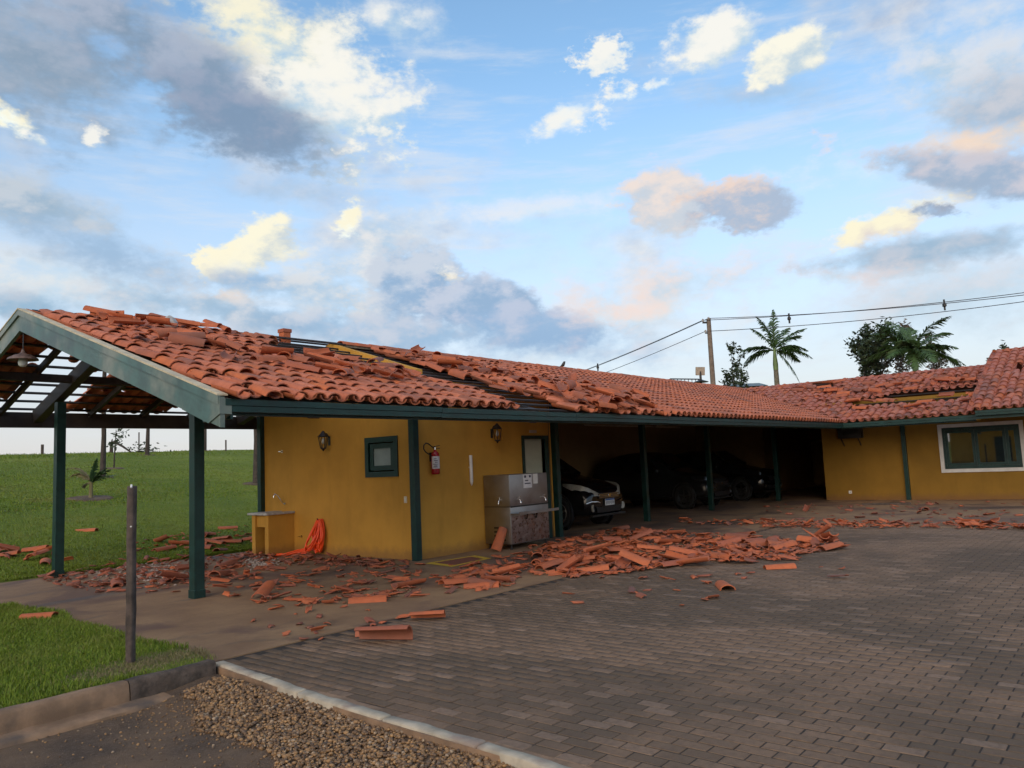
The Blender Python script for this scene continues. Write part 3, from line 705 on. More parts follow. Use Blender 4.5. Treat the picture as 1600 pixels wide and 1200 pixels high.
# ------------------------------------------------------------------ tiles
TL = .46; EXPO = .37; PITCH_T = .22
def tile_template(hw0, hw1, h0, h1, channel, n=7, th=.013):
    V = []
    for (y, hw, h) in ((0, hw0, h0), (TL, hw1, h1)):
        for sgn in (0, 1):
            for i in range(n):
                t = math.pi * i / (n - 1); a, b = hw - (th if sgn else 0), h - (th if sgn else 0)
                x = a * math.cos(t); z = b * math.sin(t)
                if channel: z = h0 - z
                V.append((x, y, z))
    F = []
    for i in range(n - 1):
        F += [(i, i + 1, 2 * n + i + 1, 2 * n + i), (n + i + 1, n + i, 3 * n + i, 3 * n + i + 1), (i + 1, i, n + i, n + i + 1), (2 * n + i, 2 * n + i + 1, 3 * n + i + 1, 3 * n + i)]
    F += [(0, 2 * n, 3 * n, n), (n - 1, 2 * n - 1, 4 * n - 1, 3 * n - 1)]
    if channel: F = [tuple(reversed(f)) for f in F]
    return V, F
CV, CF = tile_template(.100, .082, .072, .060, False)
HV, HF = tile_template(.086, .100, .066, .070, True)
def tmesh(name, V, F, mat):
    mb = MB(); mb.v = V; mb.f = F; me = mb.mesh(name); me.materials.append(MT[mat])
    bm = bmesh.new(); bm.from_mesh(me); bmesh.ops.recalc_face_normals(bm, faces=bm.faces); bm.to_mesh(me); bm.free()
    me.shade_smooth(); me.set_sharp_from_angle(angle=R(40)); return me
TM = {(k, m): tmesh('tile', *(((CV, CF)) if k == 'c' else (HV, HF)), m) for k in 'ch' for m in ('tile', 'tile_dusty', 'shard', 'shard_old')}
def frame(O, A, S):
    A = Vector(A).normalized(); S = Vector(S).normalized(); N = A.cross(S); m = Matrix((A, S, N)).transposed().to_4x4(); m.translation = Vector(O); return m
def tile_matrix(fr, a, s, kind, jit=0., slide=0., yaw=0., lift=0.):
    z = (.0 if kind == 'h' else .034) + .020 + lift
    return fr @ Matrix.Translation((a + random.gauss(0, .006 * jit), s - slide, z + random.gauss(0, .004 * jit))) @ Matrix.Rotation(yaw + random.gauss(0, .022 * jit), 4, 'Z') @ Matrix.Rotation(-.045 + random.gauss(0, .012 * jit), 4, 'X') @ Matrix.Rotation(random.gauss(0, .05 * jit), 4, 'Y')
def lay_roof(fr, na, ns, a0, keep, mat, parent, jitf, n_parts=300, name='tile'):
    out = []
    for i in range(na):
        for kind, da in (('h', 0), ('c', PITCH_T / 2)):
            a = a0 + i * PITCH_T + da
            wob = random.gauss(0, .006)
            for j in range(ns):
                s = -.07 + j * EXPO
                c = fr @ Vector((a, s + TL * .45, .04)); p = proj(c); k = keep(c, p, kind, j)
                if not k: continue
                jt = jitf(c, p); slide = yaw = lift = 0
                if k == 2: slide = random.uniform(-.02, .16); yaw = random.gauss(0, .10); lift = random.uniform(0, .02)
                out.append((tile_matrix(fr, a + wob * jt, s, kind, jt, slide, yaw, lift), kind, p))
    vis = [t for t in out if -10 < t[2][0] < 1610 and -10 < t[2][1] < 1210]
    vis.sort(key=lambda t: t[2][2]); picked = vis[:n_parts]; ids = {id(t) for t in picked}
    for (m, kind, p) in picked:
        o = link(name, TM[(kind, mat)], None, parent); o.matrix_basis = m
    rest = [t for t in out if id(t) not in ids]
    V = []; off = 0; meshes = []
    for kind, (v, f) in (('c', (CV, CF)), ('h', (HV, HF))):
        mm = [t[0] for t in rest if t[1] == kind]
        if not mm: continue
        me = TM[(kind, mat)]; vv = np.array([x.co[:] for x in me.vertices]); ff = np.array([list(pp.vertices) for pp in me.polygons]); meshes.append((vv, ff, mm))
    W = []; FF = []; off = 0
    for vv, ff, mm in meshes:
        Vh = np.c_[vv, np.ones(len(vv))]; A = np.array([np.array(m) for m in mm]); w = np.einsum('nij,kj->nki', A, Vh)[:, :, :3].reshape(-1, 3)
        FF.append((ff[None] + (np.arange(len(mm)) * len(vv))[:, None, None]).reshape(-1, 4) + off); W.append(w); off += len(w)
    if W:
        me = fastmesh('remaining_tiles', np.concatenate(W), np.concatenate(FF), 4); me.shade_smooth(); me.set_sharp_from_angle(angle=R(40))
        o = link('remaining_tiles', me, mat, parent); o['kind'] = 'stuff'
    return out

SLOPE = .32; CS = 1 / math.sqrt(1 + SLOPE ** 2); SN = SLOPE * CS
YE, YR, YB = -2.98, 2.33, 5.85
def zf(y): return 3.33 + SLOPE * y
def zb(y): return zf(YR) - SLOPE * (y - YR)
ZE = zf(YE); XE = 14.35; XR = XE + (YR - YE)
def zw(x): return ZE + SLOPE * (x - XE)
# ------------------------------------------------------------------ main building with carport
B = thing('carport_building', 'long yellow building with open carports and a storm-stripped red tile roof', 'building', (0, 0, 0))
PINV[B.name] = Matrix()
XG = -5.40                                     # gable verge
# walls
def FX(x0, dirn): return lambda u, z, d: (x0 + dirn * d, u, z)
def FY(y0, dirn): return lambda u, z, d: (u, y0 + dirn * d, z)
W1 = (.44, 1.28, 1.49, 2.165)                   # small window hole in the end wall (y0,y1,z0,z1)
mb = wall_panel(MB(), FX(0, 1), 0, 4.67, 0, 3.2, [W1], .15)
mb.prism([(0, -.12, 3.2), (0, 4.80, 3.2), (0, 4.80, zb(4.80) + .05), (0, YR, zf(YR) + .05), (0, -.12, zf(-.12) + .05)], (.15, 0, 0))
ew = mb.build('end_wall', 'yellow', B, fix=False)
mb = wall_panel(MB(), FY(0, 1), .15, 3.97, 0, 3.22, [(3.10, 3.80, 0, 2.10)], .15); mb.build('front_wall', 'yellow', B, fix=False)
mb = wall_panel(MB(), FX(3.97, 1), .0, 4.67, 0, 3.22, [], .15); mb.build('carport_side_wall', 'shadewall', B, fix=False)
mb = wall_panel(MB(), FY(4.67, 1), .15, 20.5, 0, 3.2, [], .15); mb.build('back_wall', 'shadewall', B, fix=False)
mb = wall_panel(MB(), FX(20.5, 1), 1.8, 4.82, 0, 3.3, [], .15); mb.box(20.65, 32, 1.8, 1.95, 0, 3.2); mb.box(26, 26.15, -2.2, 1.8, 0, 3.2); mb.box(16.6, 26, -1.8, 1.79, 2.62, 2.66); mb.build('carport_end_wall_and_light_stops', 'shadewall', B, fix=False)  # corridor rear wall and ceiling boxes are added to keep light out of the passage
# roof framework
roof = part_empty('roof', B)
def batten_z(y): return zf(y)
nb = 0
s = .12
while s < 5.6:
    y = YE + s * CS; z = ZE + s * SN - .012; x1 = XE + (y - YE) - .05
    MB().bar((XG + .02, y, z), (x1, y, z), .045, .03, (0, -SN, CS)).build('batten', 'wood', roof); s += EXPO
s = .12
while s < 3.7:
    y = YB - s * CS; z = zb(YB) + s * SN - .012
    MB().bar((XG + .02, y, z), (20.6, y, z), .045, .03, (0, SN, CS)).build('batten', 'wood', roof); s += EXPO
# underlay only over the closed rooms, below the battens
MB().quadbox([(0.2, .05, zf(.05) - .10), (3.9, .05, zf(.05) - .10), (3.9, YR, zf(YR) - .10), (.2, YR, zf(YR) - .10), (.2, .05, zf(.05) - .085), (3.9, .05, zf(.05) - .085), (3.9, YR, zf(YR) - .085), (.2, YR, zf(YR) - .085)]).build('ceiling_board', 'roofdeck', B)
MB().quadbox([(0.2, YR, zf(YR) - .10), (3.9, YR, zf(YR) - .10), (3.9, 4.66, zb(4.66) - .10), (.2, 4.66, zb(4.66) - .10), (0.2, YR, zf(YR) - .085), (3.9, YR, zf(YR) - .085), (3.9, 4.66, zb(4.66) - .085), (.2, 4.66, zb(4.66) - .085)]).build('ceiling_board', 'roofdeck', B)
def rafter(x, y0, y1, w, h, drop, f):
    # f gives the plane height; drop below the plane to the rafter centre; square-cut ends
    MB().bar((x, y0, f(y0) - drop), (x, y1, f(y1) - drop), w, h, (0, 0, 1)).build('rafter', 'wood', B)
for x in (-4.03, 0.075, 4.04, 7.97, 11.7):
    big = x not in (0.075, 4.04)
    rafter(x, -2.67, YR if big else -.02, .15, .22, .155, zf)
    rafter(x, 5.72, YR if big else 4.84, .15, .22, .155, zb)
for x in (-4.62, -3.1, -2.1, -1.1, 5.0, 6.0, 7.0, 9.0, 10., 10.9, 12.7, 13.6, 14.4):
    rafter(x, YE + .05, YR, .06, .10, .085, zf); rafter(x, YB - .05, YR, .06, .10, .085, zb)
MB().bar((XG + .05, .0, zf(0) - .225), (-.0, .0, zf(0) - .225), .13, .16).build('purlin', 'wood', B)
for (y, f) in ((.0, zf), (4.67, zb)):
    MB().bar((4.13, y, f(y) - .225), (15.9, y, f(y) - .225), .13, .16).build('purlin', 'wood', B)
MB().bar((XG + .05, 4.05, zb(4.05) - .17), (0, 4.05, zb(4.05) - .17), .11, .13).build('purlin', 'wood', B)
MB().bar((XG + .05, YR, zf(YR) - .13), (0, YR, zf(YR) - .13), .10, .18).build('ridge_beam', 'wood', B); MB().bar((4.13, YR, zf(YR) - .13), (XR, YR, zf(YR) - .13), .10, .18).build('ridge_beam', 'wood', B)
MB().box(XG + .02, 0, YB - .10, YB, 2.64, zb(YB) - .03).build('back_fascia', 'wood', B)
MB().box(XG + .02, 0, YB, YB + .11, 2.70, 2.82).build('back_gutter', 'wood', B)
MB().box(0, 20.6, YB - .05, YB, 2.64, zb(YB) - .03).build('back_fascia', 'wood', B)
# rake boards of the gable
def rake(f, ya, yb, nm):
    mb = MB(); P = []
    top = .03; dep = .30
    mb.prism([(XG - .05, ya, f(ya) + top), (XG - .05, yb, f(yb) + top), (XG - .05, yb, f(yb) + top - dep), (XG - .05, ya, f(ya) + top - dep)], (.05, 0, 0)); o = mb.build('rake_board', 'green_faded_glare', B)
    m2 = MB(); m2.prism([(XG - .075, ya, f(ya) + top + .012), (XG - .075, yb, f(yb) + top + .012), (XG - .075, yb, f(yb) + top - .075), (XG - .075, ya, f(ya) + top - .075)], (.024, 0, 0)); m2.build('upper_strip', 'green', o) if False else m2.build('upper_strip', 'green_faded_glare', o)
    m3 = MB(); m3.prism([(XG - .082, ya, f(ya) + top + .030), (XG - .082, yb, f(yb) + top + .030), (XG - .082, yb, f(yb) + top + .0125), (XG - .082, ya, f(ya) + top + .0125)], (.115, 0, 0)); m3.build('flashing', 'cream', o)
    return o
rake(zf, YE - .10, YR, 'front'); rake(zb, YB + .12, YR, 'back')
# boxed lower end of the front rake
MB().prism([(XG - .062, YE - .11, zf(YE) - .02), (XG - .062, YE - .11, zf(YE) - .17), (XG - .062, YE + .10, zf(YE) - .25), (XG - .062, YE + .62, zf(YE + .62) - .27), (XG - .062, YE + .62, zf(YE + .62) - .05)], (.13, 0, 0)).build('rake_end_box', 'green_faded_glare', B)
MB().box(XG + .07, XG + .10, YE - .08, YE + .45, 2.16, 2.22).build('downspout_outlet', 'green', B)
# front gutter
gp = [(YE - .015, 2.225), (YE - .105, 2.225), (YE - .105, 2.285), (YE - .118, 2.29), (YE - .118, 2.352), (YE - .105, 2.352), (YE - .10, 2.24), (YE - .02, 2.24), (YE - .02, 2.352), (YE - .015, 2.352)]
xs_ = [XG - .0, -2.4, .6, 3.6, 6.6, 9.6, 12.6, XE - .03]
for a, b in zip(xs_, xs_[1:]):
    MB().prism([(a + .002, y, z + .004 * math.sin(a)) for y, z in gp], (b - a - .004, 0, 0)).build('gutter', 'green', B)
MB().box(XG + .0, XE, YE + .0, YE + .03, 2.20, 2.33).build('fascia', 'green', B)
# posts
def post(x, y, w, z1, base=True):
    o = MB().bbox(x - w / 2, x + w / 2, y - w / 2, y + w / 2, 0, z1, .006).build('post', 'green', B)
    if base: MB().bbox(x - w / 2 - .008, x + w / 2 + .008, y - w / 2 - .008, y + w / 2 + .008, 0, .11, .004).build('base_collar', 'green', o)
    return o
post(-4.03, 0, .145, zf(0) - .31); post(-4.03, 4.67, .145, zb(4.67) - .31)
post(-.035, -.035, .13, zf(0) - .30, False); post(-.035, 4.70, .13, zb(4.67) - .26, False)
for (x, y) in ((4.10, -.07), (7.97, 0), (11.7, 0), (16.0, -.35)): post(x, y, .13, zf(0) - .31, False)
MB().tube([(3.98, -.03, .02), (3.98, -.03, 2.9)], .014, 8).build('conduit', 'yellow', B)
# pale conduits and lamp battens under the carport roof
for (p0, p1) in (((5.0, .8, 2.62), (5.9, .2, 2.66)), ((6.9, .9, 2.60), (7.7, .2, 2.66)), ((7.4, 1.4, 2.52), (11.4, 1.4, 2.52)), ((11.0, 1.3, 2.50), (12.6, 1.3, 2.50))):
    MB().tube([p0, p1], .02, 6).build('conduit', 'beige', B)
# door
dr = part_empty('door', B)
MB().box(3.03, 3.10, -.03, .13, 0, 2.17).build('jamb', 'green', dr); MB().box(3.80, 3.92, -.03, .13, 0, 2.17).build('jamb', 'green', dr); MB().box(3.10, 3.80, -.03, .13, 2.10, 2.17).build('lintel', 'green', dr)
MB().box(3.105, 3.795, .07, .11, .01, 2.095).build('panel', 'innerwall', dr)  # pale closed panel stands in for the lit inner wall behind the doorway
MB().box(3.15, 3.20, .045, .07, .98, 1.02).build('handle', 'chrome', dr)
# small window in the end wall
wn = part_empty('window', B); y0, y1, z0, z1 = W1
mb = MB()
for (a, b, c, d) in ((y0 - .03, y1 + .03, z1 - .07, z1 + .03), (y0 - .03, y1 + .03, z0 - .03, z0 + .07), (y0 - .03, y0 + .07, z0 + .07, z1 - .07), (y1 - .07, y1 + .03, z0 + .07, z1 - .07)): mb.box(-.025, .10, a, b, c, d)
mb.build('frame', 'green', wn); mb = MB(); a0, a1, c0, c1 = y0 + .09, y1 - .09, z0 + .09, z1 - .09
for (a, b, c, d) in ((a0, a1, c1 - .09, c1), (a0, a1, c0, c0 + .09), (a0, a0 + .09, c0 + .09, c1 - .09), (a1 - .09, a1, c0 + .09, c1 - .09)): mb.box(.0, .05, a, b, c, d)
mb.build('sash', 'green', wn); MB().box(.02, .03, a0 + .09, a1 - .09, c0 + .09, c1 - .09).build('pane', 'glass_grey', wn)

# ---- tiles on the front slope; damage follows what the photo shows
fr_f = frame((XG + .10, YE, ZE), (1, 0, 0), (0, CS, SN)); fr_b = frame((20.6, YB, zb(YB)), (-1, 0, 0), (0, -CS, SN))
MISS = [[(236, 566), (268, 572), (330, 612), (350, 630), (322, 628), (290, 604), (238, 584)],
        [(118, 520), (142, 522), (170, 545), (150, 548)],
        [(534, 544), (556, 538), (672, 575), (666, 592), (600, 582), (540, 562)],
        [(645, 574), (700, 580), (770, 596), (850, 622), (900, 646), (905, 660), (836, 660), (800, 636), (735, 608), (660, 594)],
        [(398, 500), (560, 500), (556, 560), (500, 560), (430, 556)]]
DIST = [[(60, 480), (420, 520), (560, 545), (640, 580), (560, 590), (420, 560), (300, 545), (120, 500)], [(560, 543), (760, 560), (1000, 625), (1060, 655), (870, 655), (740, 600)], [(300, 580), (420, 590), (520, 600), (420, 620), (330, 620)]]
def keep_f(c, p, kind, j):
    if c.x > XE + (c.y - YE) - .06 + (.06 if kind == 'h' else 0): return 0
    if c.x < 4 and any(inpoly(p[0], p[1], q) for q in MISS): return 0
    if c.x < XG + .22 and random.random() < .45: return 0
    if any(inpoly(p[0], p[1], q) for q in DIST):
        r = random.random(); return 0 if (r < .10 and kind == 'c') else (2 if r < .62 else 1)
    if c.x < -1 and random.random() < .06: return 2
    return 1
lay_roof(fr_f, int((25.2) / PITCH_T), 15, .04, keep_f, 'tile', roof, lambda c, p: 1.0 if c.x < 5 else .45)
MISSB = [[(398, 500), (545, 500), (545, 552), (428, 545)], [(62, 548), (75, 540), (118, 555), (150, 575), (172, 572), (182, 580), (100, 640), (80, 652), (92, 664), (-60, 664), (-40, 640), (12, 625), (30, 605), (45, 580), (28, 575)], [(262, 640), (312, 640), (320, 664), (262, 664)], [(352, 630), (400, 630), (402, 664), (345, 664)]]
def keep_b(c, p, kind, j):
    if c.x < .2:
        if any(inpoly(p[0], p[1], q) for q in MISSB): return 0
        return 2 if random.random() < .25 else 1
    return 1
lay_roof(fr_b, int((20.6 - XG) / PITCH_T), 10, .1, keep_b, 'tile', roof, lambda c, p: .8 if c.x < 1 else .3, 0)
# ridge tiles along the main ridge
rid = MB()
x = .25
while x < XR + .1:
    m = frame((x, YR, zf(YR) + .045 + random.gauss(0, .004)), (0, -1, 0), (1, 0, 0)) @ Matrix.Scale(1.2, 4) @ Matrix.Rotation(random.gauss(0, .02), 4, 'Z')
    o = link('ridge_tile', TM[('c', 'tile')], None, roof); o.matrix_basis = m; x += .38
MB().box(.2, XR, YR - .08, YR + .08, zf(YR) - .0, zf(YR) + .05).build('ridge_mortar', 'mortar', B)
for k in range(3):                     # bare rods over the open ridge of the carport
    MB().tube([(XG + .1, YR - .12 + .1 * k, zf(YR) + .01 + .03 * (k == 1)), (.3, YR - .12 + .1 * k, zf(YR) + .035 + .03 * (k == 1))], .018, 6).build('ridge_rod', 'wood', B)

# ------------------------------------------------------------------ the wing on the right
WG = thing('yellow_wing', 'yellow wing on the right with white-framed window and broken tile roof', 'building', (16.27, -8, 0))
XW = 16.27
WIN = (-7.31, -5.176, .785, 2.194)
WZ = zw(XW) + .10
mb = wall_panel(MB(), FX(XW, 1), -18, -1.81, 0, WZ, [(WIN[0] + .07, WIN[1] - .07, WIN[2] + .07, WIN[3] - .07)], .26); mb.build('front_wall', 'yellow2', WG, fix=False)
MB().box(XW + .26, 26, -2.07, -1.81, 0, 2.95).build('return_wall', 'yellow2', WG)
MB().box(XW + .5, XW + .55, -17.5, -2.2, 0, 2.9).build('inner_wall', 'roofdeck', WG)
# window
ww = part_empty('window', WG); y0, y1, z0, z1 = WIN; mb = MB()
for (a, b, c, d) in ((y0, y1, z1 - .10, z1), (y0, y1, z0, z0 + .10), (y0, y0 + .10, z0 + .10, z1 - .10), (y1 - .10, y1, z0 + .10, z1 - .10)): mb.box(XW - .035, XW + .10, a, b, c, d)
mb.build('surround', 'whiteframe', ww); mb = MB(); a0, a1, c0, c1 = y0 + .105, y1 - .105, z0 + .105, z1 - .105
for (a, b, c, d) in ((a0, a1, c1 - .08, c1), (a0, a1, c0, c0 + .08), (a0, a0 + .06, c0 + .08, c1 - .08), (a1 - .06, a1, c0 + .08, c1 - .08)): mb.box(XW - .005, XW + .07, a, b, c, d)
mb.build('frame', 'green', ww)
def sash(ya, yb, dx):
    s_ = .075; mb = MB()
    for (a, b, c, d) in ((ya, yb, c1 - .085 - s_, c1 - .085), (ya, yb, c0 + .085, c0 + .085 + s_), (ya, ya + s_, c0 + .085 + s_, c1 - .085 - s_), (yb - s_, yb, c0 + .085 + s_, c1 - .085 - s_)): mb.box(XW + dx, XW + dx + .03, a, b, c, d)
    o = mb.build('sash', 'green', ww); return o
for (ya, yb, dx) in ((-6.10, a1 - .062, .01), (-6.86, -6.105, .025), (a0 + .062, -6.865, .01)):
    sash(ya, yb, dx); MB().box(XW + dx + .012, XW + dx + .018, ya + .076, yb - .076, c0 + .162, c1 - .162).build('pane', 'pane', ww)
# post, air conditioner bracket, outlet
MB().bbox(XW - .11, XW - .003, -4.30, -4.18, 0, 2.75, .006).build('post', 'green', WG)
MB().box(XW - .012, XW - .001, -2.60, -2.51, .20, .29).build('outlet_plate', 'white', WG); MB().box(XW - .0135, XW - .0121, -2.575, -2.535, .235, .255).build('socket', 'ink', WG)
# eave gutter of the wing
gw = [(XE - .015, 2.225), (XE - .105, 2.225), (XE - .105, 2.29), (XE - .118, 2.295), (XE - .118, 2.355), (XE - .10, 2.355), (XE - .10, 2.24), (XE - .02, 2.24), (XE - .02, 2.355), (XE - .015, 2.355)]
for a, b in ((YE - .02, -4.7), (-4.7, -6.5)): MB().prism([(x, a, z) for x, z in gw], (0, b - a + .004, 0)).build('gutter', 'green', WG)
MB().box(XE, XE + .03, -6.5, YE - .02, 2.19, 2.33).build('fascia', 'green', WG)
gw2 = [(x - .22, z + .10) for x, z in gw]; MB().prism([(x, -6.52, z) for x, z in gw2], (0, -9, 0)).build('gutter', 'green', WG); MB().box(XE - .21, XE - .18, -15.5, -6.50, 2.24, 2.44).build('fascia', 'green', WG)
for y in (-3.2, -5.5, -8.5): MB().bar((XE + .25, y, zw(XE + .25) - .16), (XW + .1, y, zw(XW + .1) - .16), .12, .18).build('rafter', 'wood', WG)
wroof = part_empty('roof', WG)
fr_w = frame((XE, 3.0, ZE), (0, -1, 0), (CS, 0, SN))
s = .12
while s < 5.5:
    x = XE + s * CS; z = ZE + s * SN - .014; MB().bar((x, min(2.3, (x - XE) + YE) - .1, z), (x, -6.5, z), .045, .03, (-SN, 0, CS)).build('batten', 'wood', wroof); s += EXPO
MISSW = [[(1266, 598), (1300, 596), (1306, 606), (1272, 610)], [(1325, 624), (1440, 611), (1545, 600), (1552, 615), (1440, 632), (1330, 636)]]
DISTW = [[(1225, 600), (1300, 590), (1550, 580), (1550, 640), (1320, 655), (1240, 625)]]
def keep_w(c, p, kind, j):
    if c.y > (c.x - XE) + YE + .02 - (.05 if kind == 'c' else 0) or c.y < -6.47: return 0
    if any(inpoly(p[0], p[1], q) for q in MISSW): return 0
    if any(inpoly(p[0], p[1], q) for q in DISTW):
        r = random.random(); return 0 if (r < .08 and kind == 'c') else (2 if r < .5 else 1)
    return 1
lay_roof(fr_w, 44, 15, 0, keep_w, 'tile_dusty', wroof, lambda c, p: .9)
S2 = .365; C2 = 1 / math.sqrt(1 + S2 * S2); N2_ = S2 * C2
fr_u = frame((14.12, -6.42, 2.47), (0, -1, 0), (C2, 0, N2_))
MISSU = [[(1582, 568), (1600, 566), (1602, 580), (1588, 582)]]
def keep_u(c, p, kind, j):
    if any(inpoly(p[0], p[1], q) for q in MISSU): return 0
    return 2 if random.random() < .12 else 1
lay_roof(fr_u, 24, 16, .0, keep_u, 'tile_dusty', wroof, lambda c, p: 1., 150)
# gable step between the two roofs, valley sheet, ridges, back slopes
MB().prism([(14.2, -6.50, zw(14.2) - .12), (19.7, -6.50, zw(19.7) - .1), (19.7, -6.50, 2.47 + S2 * (19.7 - 14.12) - .0), (14.2, -6.50, 2.47 + S2 * .08 - .0)], (0, -.10, 0)).build('gable_step', 'yellow2', WG)
MB().bar((XE + .1, YE + .1, ZE + .01), (XR, YR, zf(YR) + .0), .34, .02).build('valley_sheet', 'wood', wroof)
y = 2.3
while y > -6.4:
    o = link('ridge_tile', TM[('c', 'tile_dusty')], None, wroof); o.matrix_basis = frame((XR, y, zw(XR) + .05 + random.gauss(0, .004)), (1, 0, 0), (0, -1, 0)) @ Matrix.Scale(1.2, 4) @ Matrix.Rotation(random.gauss(0, .02), 4, 'Z'); y -= .38
y = -6.35
while y > -11.5:
    o = link('ridge_tile', TM[('c', 'tile_dusty')], None, wroof); o.matrix_basis = frame((19.72, y, 2.47 + S2 * 5.6 + .05), (1, 0, 0), (0, -1, 0)) @ Matrix.Scale(1.2, 4) @ Matrix.Rotation(random.gauss(0, .02), 4, 'Z'); y -= .38
MB().quadbox([(XR, -6.5, zw(XR) - .05), (26, -6.5, zw(XR) - 2.0), (26, 6, zw(XR) - 2.0), (XR, 6, zw(XR) - .05), (XR, -6.5, zw(XR) - .0), (26, -6.5, zw(XR) - 1.95), (26, 6, zw(XR) - 1.95), (XR, 6, zw(XR))]).build('back_slope', 'tile_dusty', wroof)
MB().quadbox([(19.7, -16, 4.43), (26, -16, 2.2), (26, -6.55, 2.2), (19.7, -6.55, 4.43), (19.7, -16, 4.48), (26, -16, 2.25), (26, -6.55, 2.25), (19.7, -6.55, 4.48)]).build('back_slope', 'tile_dusty', wroof)
# air conditioner hung on the wall
ac = thing('air_conditioner', 'black boxy air conditioner high on the wing wall under the eave', 'air conditioner', (XW, -2.76, 1.93)); PINV[ac.name] = Matrix.Translation((-XW, 2.76, -1.93))
MB().bbox(XW - .32, XW - .002, -3.10, -2.41, 1.93, 2.33, .015).build('casing', 'black', ac, 40)
for k in range(8): MB().box(XW - .335, XW - .321, -3.04, -2.60, 1.97 + k * .042, 1.985 + k * .042).build('louver', 'iron', ac)
MB().box(XW - .331, XW - .3205, -2.56, -2.45, 2.0, 2.28).build('control_panel', 'black', ac)
for y in (-3.0, -2.5): MB().bar((XW - .003, y, 1.70), (XW - .28, y, 1.918), .025, .025).build('bracket', 'iron', ac)
pl = MB().bbox(0, 1, -.5, .5, 0, 1, .01); 
a_ = onz(1348, 789.5); b_ = onz(1424, 788.5)
tag(MB().bar((a_.x, a_.y, .03), (b_.x, b_.y, .03), .16, .05).build('plank', 'oldwood'), 'dark weathered plank on the ground along the wing wall', 'plank')

# ------------------------------------------------------------------ shards and loose tiles
def shard_mesh(seed, whole=False):
    rr = random.Random(seed); l = rr.uniform(.09, .30); t0 = rr.uniform(0, 1.2); t1 = t0 + rr.uniform(.8, 1.9); t1 = min(t1, math.pi)
    nu, nv = 5, 4; V = []; hw, h, th = .096, .068, .014
    ju = [[rr.gauss(0, .09) if i in (0, nu - 1) else 0 for j in range(nv)] for i in range(nu)]; jv = [[rr.gauss(0, .035) * (1 if j in (0, nv - 1) else .0) for j in range(nv)] for i in range(nu)]
    for sgn in (0, 1):
        for i in range(nu):
            for j in range(nv):
                t = t0 + (t1 - t0) * i / (nu - 1) + ju[i][j]; y = l * j / (nv - 1) + jv[i][j] - l / 2
                V.append(((hw - th * sgn) * math.cos(t), y, (h - th * sgn) * math.sin(t)))
    cx = sum(v[0] for v in V) / len(V); cz = min(v[2] for v in V); V = [(v[0] - cx, v[1], v[2] - cz) for v in V]
    n = nu * nv; F = []
    for i in range(nu - 1):
        for j in range(nv - 1):
            a, b, c, d = i * nv + j, (i + 1) * nv + j, (i + 1) * nv + j + 1, i * nv + j + 1; F += [(a, b, c, d), (n + d, n + c, n + b, n + a)]
    for i in range(nu - 1):
        for j in (0, nv - 1): a, b = i * nv + j, (i + 1) * nv + j; F.append((a, b, n + b, n + a))
    for j in range(nv - 1):
        for i in (0, nu - 1): a, b = i * nv + j, i * nv + j + 1; F.append((a, b, n + b, n + a))
    return V, F
SH = []
for sd in range(16):
    V, F = shard_mesh(100 + sd); SH.append((np.array(V), {m: tmesh('tile_fragment', V, F, m) for m in ('shard', 'shard_old')}))
CVa = np.array([(v[0], v[1] - TL / 2, v[2]) for v in CV]); CHALF = [(v[0], v[1] - TL / 2, v[2]) for v in CV]
TCEN = {m: tmesh('roof_tile', CHALF, CF, m) for m in ('tile', 'shard', 'shard_old', 'tile_dusty')}
def rest_on(V, rot, x, y, z):          # lowest point of the rotated piece touches z
    A = np.array(rot.to_3x3()); w = V @ A.T; return Matrix.Translation((x, y, z - w[:, 2].min() + .001)) @ rot
FRAG = []; LOOSE = []
def rrot(tilt, flip=.4):
    m = Matrix.Rotation(random.uniform(0, 6.283), 4, 'Z') @ Matrix.Rotation(random.gauss(0, tilt), 4, 'X') @ Matrix.Rotation(random.gauss(0, tilt), 4, 'Y')
    if random.random() < flip: m = m @ Matrix.Rotation(math.pi, 4, 'Y')
    return m
MARK = [(652, 884), (742, 863), (778, 872), (706, 892)]
def scatter(poly, n, label, group, big=.1, tilt=.12, heap=0., mat='shard', smin=.45, smax=1.15, lawn=False, cen=None):
    xs = [p[0] for p in poly]; ys_ = [p[1] for p in poly]; k = 0; tr = 0
    while k < n and tr < n * 60:
        tr += 1; px, py = random.uniform(min(xs), max(xs)), random.uniform(min(ys_), max(ys_))
        if not inpoly(px, py, poly): continue
        if inpoly(px, py, MARK) and random.random() < .9: continue
        if lawn:
            p = atlawn(px, py)
            if p is None: continue
            z = T(p.x, p.y) + .01
        else: p = onz(px, py); z = .0
        hz = 0
        if heap and cen:
            d = max(abs(px - cen[0]) / cen[2], abs(py - cen[1]) / cen[3]); hz = heap * max(0, 1 - d * d) * random.random()
        if random.random() < big:
            r = rrot(tilt * .8, .35); M_ = rest_on(CVa, r, p.x, p.y, z + hz); LOOSE.append((M_, mat, label.replace('fragment', 'whole tile'), group + ', whole tiles'))
        else:
            i = random.randrange(len(SH)); sc = random.uniform(smin, smax) * .78; r = rrot(tilt) @ Matrix.Scale(sc, 4); M_ = rest_on(SH[i][0], r, p.x, p.y, z + hz); FRAG.append((M_, i, mat if random.random() < .8 else ('shard_old' if mat == 'shard' else 'shard'), label, group, sc))
        k += 1
